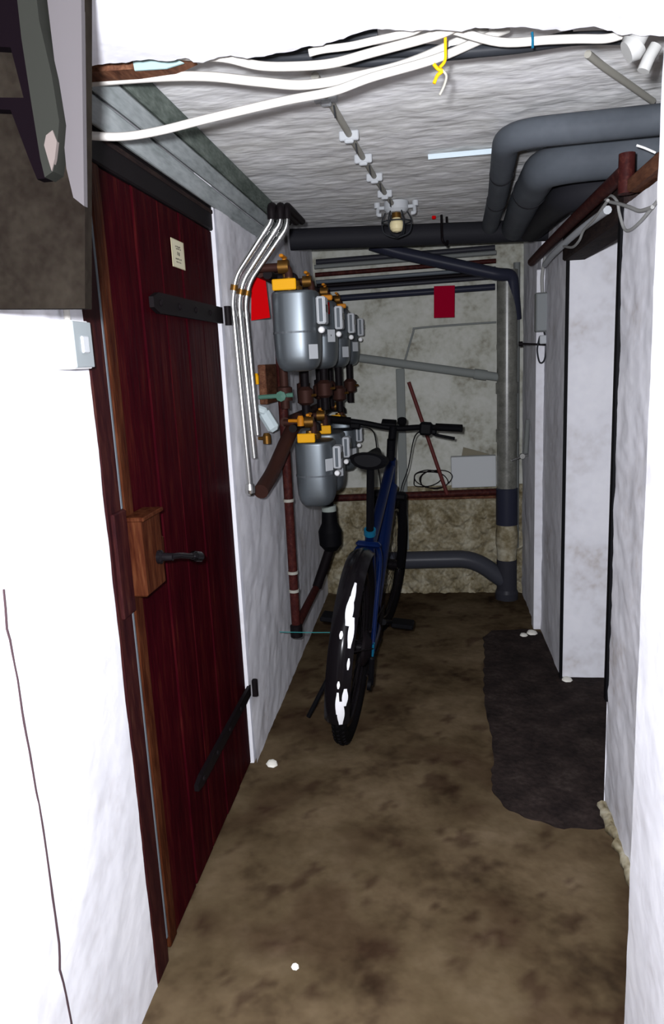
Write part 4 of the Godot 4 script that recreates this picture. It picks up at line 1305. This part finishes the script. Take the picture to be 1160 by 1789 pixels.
func wheel(t: Node3D, called: String, f: float, turn: float) -> Node3D:
	var w := Node3D.new()
	w.name = called
	t.add_child(w, true)
	w.position = B(0, 0.357, f)
	w.rotation.y = turn
	var st := begin()
	ring(st, Vector3.ZERO, Vector3.RIGHT, 0.329, 0.028, 64, 12)
	# tread knobs
	for i in 72:
		var a := TAU * i / 72
		for s in [-1, 0, 1]:
			var b := a + (0.04 if s == 0 else 0.0)
			var u := Vector3(0, sin(b), cos(b))
			var nn: Vector3 = (u + Vector3.RIGHT * s * 0.75).normalized()
			var c: Vector3 = u * 0.329 + nn * 0.0285
			bx(st, c, Vector3(0.011, 0.006, 0.014), 0.001, Basis(nn.cross(Vector3(0, cos(b), -sin(b))).normalized(), nn, Vector3(0, cos(b), -sin(b))))
	obj("tyre", st, M.rubber, w)
	st = begin()
	ring(st, Vector3.ZERO, Vector3.RIGHT, 0.292, 0.013, 48, 8)
	obj("rim", st, M.black_gloss, w)
	st = begin()
	lathe(st, Vector3(-0.05, 0, 0), Vector3.RIGHT, [[0.0, 0.0], [0.02, 0.0], [0.028, 0.02], [0.028, 0.08], [0.02, 0.1], [0.0, 0.1]], 14)
	obj("hub", st, M.black_gloss, w)
	st = begin()
	for i in 28:
		var a := TAU * i / 28
		var s := 0.03 if i % 2 == 0 else -0.03
		tube(st, [Vector3(s, sin(a + 0.5) * 0.026, cos(a + 0.5) * 0.026), Vector3(0, sin(a) * 0.285, cos(a) * 0.285)], 0.0011, 4, false)
	obj("spokes", st, M.iron, w)
	st = begin()
	lathe(st, Vector3(-0.058, 0, 0), Vector3.LEFT, [[0.04, 0.0], [0.09, 0.0], [0.09, 0.002], [0.04, 0.002]], 30)
	obj("brake_disc", st, M.slate, w)
	return w

func build_bicycle() -> void:
	var t := thing("bicycle", "blue bicycle with black mudguard parked along the passage, rear wheel foremost", "bicycle", P(-0.335, 0.0, 2.61))
	t.rotation = Vector3(0, -0.06, -0.1)
	var st := begin()
	wheel(t, "rear_wheel", 0.0, 0.0)
	wheel(t, "front_wheel", 1.15, -0.12)
	# frame
	var bb := B(0, 0.3, 0.44)
	var sc := B(0, 0.75, 0.24)
	st = begin()
	tube(st, [bb, B(0, 0.72, 0.252), sc], [0.03, 0.02, 0.02], 16)
	obj("seat_tube", st, M.blue, t)
	st = begin()
	tube(st, smooth_path([B(0, 0.685, 0.27), B(0, 0.75, 0.45), B(0, 0.85, 0.7), B(0, 0.925, 0.86)]), 0.023, 16)
	obj("top_tube", st, M.blue, t)
	st = begin()
	tube(st, smooth_path([B(0, 0.31, 0.46), B(0, 0.5, 0.63), B(0, 0.82, 0.9)]), 0.04, 18)
	obj("down_tube", st, M.blue, t)
	st = begin()
	tube(st, [B(0, 0.8, 0.915), B(0, 0.96, 0.85)], 0.026, 16)
	obj("head_tube", st, M.blue, t)
	st = begin()
	bx(st, bb + B(0, -0.01, 0), Vector3(0.09, 0.13, 0.16), 0.03)
	obj("motor", st, M.black, t)
	for s in [-1, 1]:
		st = begin()
		tube(st, smooth_path([B(s * 0.02, 0.7, 0.26), B(s * 0.052, 0.66, 0.2), B(s * 0.06, 0.5, 0.1), B(s * 0.068, 0.36, 0.0)]), 0.0095, 10)
		obj("seat_stay", st, M.blue, t)
		st = begin()
		tube(st, smooth_path([B(s * 0.03, 0.3, 0.42), B(s * 0.055, 0.32, 0.3), B(s * 0.068, 0.355, 0.0)]), 0.011, 10)
		obj("chain_stay", st, M.blue, t)
		st = begin()
		bx(st, B(s * 0.072, 0.357, 0.0), Vector3(0.008, 0.05, 0.04), 0.003)
		obj("dropout", st, M.blue_bright if s > 0 else M.blue, t)  # brighter cyan on the right side paints in a glint
	st = begin()
	bx(st, B(0, 0.705, 0.215), Vector3(0.1, 0.026, 0.03), 0.01)
	obj("stay_bridge", st, M.blue, t)
	st = begin()
	lathe(st, sc, (sc - bb), [[0.02, -0.012], [0.0245, -0.012], [0.0245, 0.012], [0.016, 0.012]], 16)
	obj("seat_collar", st, M.blue_bright, t)  # bright cyan colour paints the glint on the collar
	st = begin()
	tube(st, [sc, B(0, 1.04, 0.125)], 0.015, 14)
	obj("seat_post", st, M.black, t)
	# saddle: lofted from broad tail to nose
	st = begin()
	var secs := [[0.0, 0.05, 0.03], [0.015, 0.068, 0.042], [0.06, 0.074, 0.044], [0.12, 0.058, 0.036], [0.18, 0.034, 0.03], [0.24, 0.022, 0.028], [0.275, 0.014, 0.02], [0.28, 0.004, 0.006]]
	var n := 16
	var sp := func(i: int, k: int) -> Vector3:
		var a := TAU * k / n
		var cy := sin(a)
		return B(cos(a) * secs[i][1], 1.07 + (cy if cy > 0 else cy * 1.5) * secs[i][2] * 0.6 - 0.01 * sin(PI * secs[i][0] / 0.28), 0.03 + secs[i][0])
	for i in secs.size() - 1:
		var ci := B(0, 1.065, 0.03 + secs[i][0] + 0.01)
		for k in n:
			fquad(st, sp.call(i, k), sp.call(i + 1, k), sp.call(i + 1, k + 1), sp.call(i, k + 1), ci)
	for k in n:
		ftri(st, sp.call(0, k), sp.call(0, k + 1), B(0, 1.065, 0.03), B(0, 1.065, 0.1))
	obj("saddle", st, M.black, t)
	st = begin()
	for s in [-1, 1]:
		tube(st, rounded([B(s * 0.03, 1.055, 0.06), B(s * 0.022, 1.03, 0.1), B(s * 0.022, 1.03, 0.2), B(s * 0.012, 1.055, 0.28)], 0.02), 0.0035, 6)
	bx(st, B(0, 1.033, 0.13), Vector3(0.06, 0.02, 0.035), 0.004)
	obj("saddle_rails", st, M.iron, t)
	# mudguard over the rear wheel, stays and painted highlights
	var arc := func(a: float, x: float, rr: float) -> Vector3:
		return B(x, 0.357 + sin(a) * rr, -cos(a) * rr)
	st = begin()
	var na := 40
	for i in na:
		var a0 := deg_to_rad(-22.0 + 135.0 * i / na)
		var a1 := deg_to_rad(-22.0 + 135.0 * (i + 1) / na)
		for k in 10:
			var b0 := -1.0 + 0.2 * k
			var b1 := b0 + 0.2
			var q := []
			var nn := []
			for e in [[a0, b0], [a1, b0], [a1, b1], [a0, b1]]:
				var rr: float = 0.378 - 0.02 * e[1] * e[1]
				q.append(arc.call(e[0], e[1] * 0.044, rr))
				nn.append((B(0, sin(e[0]), -cos(e[0])) + Vector3.RIGHT * e[1] * 1.1).normalized())
			tri(st, q[0], q[1], q[2], nn[0], nn[1], nn[2])
			tri(st, q[0], q[2], q[3], nn[0], nn[2], nn[3])
			var lo := []
			for e in 4:
				lo.append(q[e] - nn[e] * 0.002)
			tri(st, lo[0], lo[1], lo[2], -nn[0], -nn[1], -nn[2])
			tri(st, lo[0], lo[2], lo[3], -nn[0], -nn[2], -nn[3])
	var mg := obj("mudguard", st, M.black_gloss, t)
	mg.set_meta("label", "glossy black rear mudguard with painted white highlights")
	# flash highlights painted on as white patches: [angle from, angle to, across from, across to]
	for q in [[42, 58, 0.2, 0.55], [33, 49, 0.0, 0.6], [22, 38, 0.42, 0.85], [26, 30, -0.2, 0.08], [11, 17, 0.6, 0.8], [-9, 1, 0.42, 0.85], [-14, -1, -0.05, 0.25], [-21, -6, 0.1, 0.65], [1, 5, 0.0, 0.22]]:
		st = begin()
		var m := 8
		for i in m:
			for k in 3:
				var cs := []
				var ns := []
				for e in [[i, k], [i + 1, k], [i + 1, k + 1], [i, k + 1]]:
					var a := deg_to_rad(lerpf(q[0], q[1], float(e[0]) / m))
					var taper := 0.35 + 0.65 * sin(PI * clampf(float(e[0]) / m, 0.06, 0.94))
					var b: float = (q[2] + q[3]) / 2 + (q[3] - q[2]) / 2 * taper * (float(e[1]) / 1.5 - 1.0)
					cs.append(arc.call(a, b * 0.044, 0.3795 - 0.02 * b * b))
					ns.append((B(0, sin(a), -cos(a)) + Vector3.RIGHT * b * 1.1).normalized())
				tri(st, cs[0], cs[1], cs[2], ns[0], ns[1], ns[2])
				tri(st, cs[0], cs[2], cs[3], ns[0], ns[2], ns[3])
		obj("painted_highlight", st, mat(lin(0.85, 0.85, 0.88), 0.35), mg)
	for s in [-1, 1]:
		st = begin()
		tube(st, [B(s * 0.075, 0.36, 0.0), arc.call(deg_to_rad(20), s * 0.034, 0.36)], 0.0025, 6)
		obj("mudguard_stay", st, M.iron, t)
	# drive
	st = begin()
	lathe(st, bb + Vector3(0.05, 0, 0), Vector3.RIGHT, [[0.0, 0.0], [0.075, 0.0], [0.078, 0.003], [0.0, 0.006]], 28)
	obj("chainring", st, M.iron, t)
	st = begin()
	lathe(st, B(0.035, 0.357, 0), Vector3.RIGHT, [[0.0, 0.0], [0.07, 0.0], [0.065, 0.01], [0.03, 0.03], [0.0, 0.03]], 24)
	obj("sprockets", st, M.iron, t)
	st = begin()
	tube(st, [B(0.055, 0.425, 0.0), B(0.055, 0.375, 0.44)], 0.004, 6)
	tube(st, [B(0.055, 0.25, -0.01), B(0.055, 0.225, 0.44)], 0.004, 6)
	obj("chain", st, M.iron, t)
	st = begin()
	bx(st, B(0.07, 0.27, 0.0), Vector3(0.02, 0.13, 0.03), 0.006, Basis(Vector3.RIGHT, 0.2))
	lathe(st, B(0.06, 0.215, -0.01), Vector3.RIGHT, [[0.0, 0.0], [0.022, 0.0], [0.022, 0.014], [0.0, 0.014]], 14)
	obj("derailleur", st, M.black, t)
	for s in [-1, 1]:
		var cr: float = s * 1.0
		st = begin()
		tube(st, [bb + Vector3(s * 0.06, 0, 0), bb + Vector3(s * 0.082, -0.165 * cr * 0.35, -0.16 * cr)], [0.014, 0.011], 10)
		obj("crank", st, M.black, t)
		st = begin()
		bx(st, bb + Vector3(s * 0.135, -0.165 * cr * 0.35, -0.16 * cr), Vector3(0.1, 0.02, 0.09), 0.005)
		obj("pedal", st, M.black, t)
	st = begin()
	tube(st, [B(-0.06, 0.3, 0.05), B(-0.17, 0.03, 0.02)], 0.009, 8)
	obj("kickstand", st, M.black, t)
	# fork, stem and handlebar
	for s in [-1, 1]:
		st = begin()
		tube(st, [B(s * 0.066, 0.75, 0.955), B(s * 0.066, 0.55, 1.035), B(s * 0.066, 0.357, 1.12)], [0.019, 0.022, 0.019], 14)
		obj("fork_leg", st, M.black, t)
	st = begin()
	bx(st, B(0, 0.77, 0.935), Vector3(0.17, 0.04, 0.05), 0.012)
	obj("fork_crown", st, M.black, t)
	st = begin()
	tube(st, [B(0, 0.95, 0.853), B(0, 1.055, 0.828)], 0.02, 14)
	tube(st, [B(0, 1.0, 0.832), B(0, 1.105, 0.88)], 0.019, 12)
	obj("stem", st, M.black, t)
	st = begin()
	tube(st, smooth_path([B(-0.315, 1.130, 0.84), B(-0.15, 1.120, 0.86), B(-0.04, 1.105, 0.885), B(0.04, 1.105, 0.885), B(0.15, 1.120, 0.86), B(0.315, 1.130, 0.8)]), 0.0135, 12)
	obj("handlebar", st, M.black, t)
	for s in [-1, 1]:
		st = begin()
		tube(st, [B(s * 0.2, 1.126, 0.845), B(s * 0.32, 1.131, 0.82)], 0.0175, 14)
		obj("grip", st, M.rubber, t)
		st = begin()
		tube(st, rounded([B(s * 0.17, 1.110, 0.87), B(s * 0.19, 1.085, 0.9), B(s * 0.29, 1.075, 0.885)], 0.02), 0.007, 8)
		bx(st, B(s * 0.18, 1.105, 0.865), Vector3(0.05, 0.03, 0.035), 0.006)
		obj("brake_lever", st, M.black, t)
		st = begin()
		tube(st, smooth_path([B(s * 0.16, 1.100, 0.88), B(s * 0.1, 1.065, 0.96), B(s * 0.075, 0.9, 1.0), B(s * 0.05, 0.78, 0.97), B(s * 0.07, 0.6, 1.0)]), 0.0032, 6)
		obj("brake_hose", st, M.black, t)
	st = begin()
	lathe(st, B(0.04, 1.135, 0.87), B(0, 0.8, -0.5), [[0.0, -0.015], [0.018, -0.01], [0.022, 0.0], [0.022, 0.014], [0.0, 0.02]], 16)
	obj("bell", st, M.black, t)
	st = begin()
	bx(st, B(-0.02, 1.130, 0.86), Vector3(0.07, 0.012, 0.045), 0.004, Basis(Vector3.RIGHT, 0.5))
	obj("display", st, M.black, t)
	st = begin()
	bx(st, B(0.155, 1.115, 0.85), Vector3(0.06, 0.06, 0.05), 0.01)
	obj("shifter", st, M.black, t)

# ---------------------------------------------------------------- near things
func build_small() -> void:
	# switch box on the left reveal, beside the door frame
	var s := thing("switch_box", "white surface switch box on the left reveal beside the door frame", "switch", P(-0.657, 1.425, 1.285))
	var st := begin()
	bx(st, Vector3(0.02, 0.045, 0.0), Vector3(0.04, 0.085, 0.075), 0.004)
	obj("case", st, M.white_plastic, s)
	st = begin()
	bx(st, Vector3(0.045, 0.045, 0.0), Vector3(0.006, 0.03, 0.025), 0.002)
	obj("rocker", st, M.pale, s)
	st = begin()
	bx(st, Vector3(0.041, 0.045, 0.0), Vector3(0.004, 0.08, 0.07), 0.001)
	obj("shaded_front", st, mat(lin(0.27, 0.3, 0.31), 0.6), s)  # grey colour stands in for the weaker grazing light on this face
	st = begin()
	tube(st, [Vector3(0.012, 0.085, -0.01), Vector3(0.012, 0.5, -0.01)], 0.006, 8)
	obj("feed_cable", st, M.cable_white, s)

	# made-up panel copying a pasted picture, hung at the left head of the opening
	var d := 0.96
	var p := thing("inset_copy", "made-up dark brown hatch with a slanted grey timber post, left of the lintel", "inset", P(-0.5, 1.5, d))
	var o := P(0, 0, d) - p.position
	st = begin()
	prism(st, o, Vector3.RIGHT, Vector3.UP, flat2([P(-0.542, 2.016, 0.960), P(-0.388, 1.997, 0.960), P(-0.447, 1.503, 0.960), P(-0.622, 1.512, 0.960)]), 0.02)
	obj("backing_board", st, M.panel_brown, p)
	for hx in [-0.56, -0.44]:
		st = begin()
		bx(st, P(hx, 1.985, 0.995) - p.position, Vector3(0.03, 0.04, 0.055), 0.003)
		obj("bracket", st, M.panel_black, p)
	st = begin()
	prism(st, o + Vector3(0, 0, 0.014), Vector3.RIGHT, Vector3.UP, flat2([P(-0.448, 1.908, 0.960), P(-0.400, 1.903, 0.960), P(-0.429, 1.627, 0.960), P(-0.442, 1.638, 0.960), P(-0.447, 1.673, 0.960), P(-0.446, 1.721, 0.960), P(-0.447, 1.800, 0.960)]), 0.01)
	obj("picture_plaster", st, M.panel_grey, p)
	st = begin()
	prism(st, o + Vector3(0, 0, 0.022), Vector3.RIGHT, Vector3.UP, flat2([P(-0.476, 1.911, 0.960), P(-0.452, 1.908, 0.960), P(-0.452, 1.833, 0.960), P(-0.444, 1.774, 0.960), P(-0.441, 1.722, 0.960), P(-0.446, 1.699, 0.960), P(-0.456, 1.666, 0.960), P(-0.468, 1.660, 0.960), P(-0.471, 1.682, 0.960), P(-0.474, 1.743, 0.960), P(-0.477, 1.816, 0.960)]), 0.03)
	obj("picture_post", st, M.panel_post, p)
	st = begin()
	prism(st, o + Vector3(0, 0, 0.036), Vector3.RIGHT, Vector3.UP, flat2([P(-0.459, 1.707, 0.960), P(-0.450, 1.712, 0.960), P(-0.446, 1.699, 0.960), P(-0.451, 1.680, 0.960), P(-0.457, 1.666, 0.960), P(-0.460, 1.680, 0.960), P(-0.463, 1.696, 0.960)]), 0.006)
	obj("picture_end", st, M.panel_chip, p)
	st = begin()
	prism(st, o + Vector3(0, 0, 0.018), Vector3.RIGHT, Vector3.UP, flat2([P(-0.558, 1.919, 0.960), P(-0.477, 1.911, 0.960), P(-0.478, 1.816, 0.960), P(-0.475, 1.743, 0.960), P(-0.473, 1.682, 0.960), P(-0.471, 1.661, 0.960), P(-0.483, 1.661, 0.960), P(-0.492, 1.690, 0.960), P(-0.507, 1.743, 0.960), P(-0.584, 1.752, 0.960), P(-0.582, 1.764, 0.960), P(-0.488, 1.755, 0.960), P(-0.497, 1.812, 0.960), P(-0.573, 1.823, 0.960)]), 0.02)
	obj("picture_brace", st, M.panel_black, p)

	# flaking timber behind the left end of the lintel
	st = begin()
	prism(st, P(0, 0, 1.42), Vector3.RIGHT, Vector3.UP, flat2([P(-0.679, 1.997, 1.420), P(-0.418, 1.980, 1.420), P(-0.410, 1.965, 1.420), P(-0.452, 1.952, 1.420), P(-0.522, 1.950, 1.420), P(-0.612, 1.953, 1.420), P(-0.684, 1.955, 1.420)]), 0.05)
	var f := obj("flaking_board", st, M.brown_wood)
	tag(f, "flaking red-brown board end under the left side of the lintel", "board")
	st = begin()
	prism(st, P(0, 0, 1.393), Vector3.RIGHT, Vector3.UP, flat2([P(-0.514, 1.965, 1.393), P(-0.481, 1.971, 1.393), P(-0.442, 1.962, 1.393), P(-0.420, 1.950, 1.393), P(-0.454, 1.944, 1.393), P(-0.512, 1.946, 1.393)]), 0.004)
	var fp := obj("teal_flake", st, mat(lin(0.3, 0.42, 0.42), 0.7), f)
	fp.set_meta("label", "flake of pale teal paint")
	# teal cord between standpipe and wheel
	cable("teal_cord", [P(-0.619, 0.359, 2.750), P(-0.498, 0.357, 2.750), P(-0.368, 0.358, 2.750)], 0.0018, M.teal, "thin teal cord stretched from the left wall to the bicycle wheel", "cord")
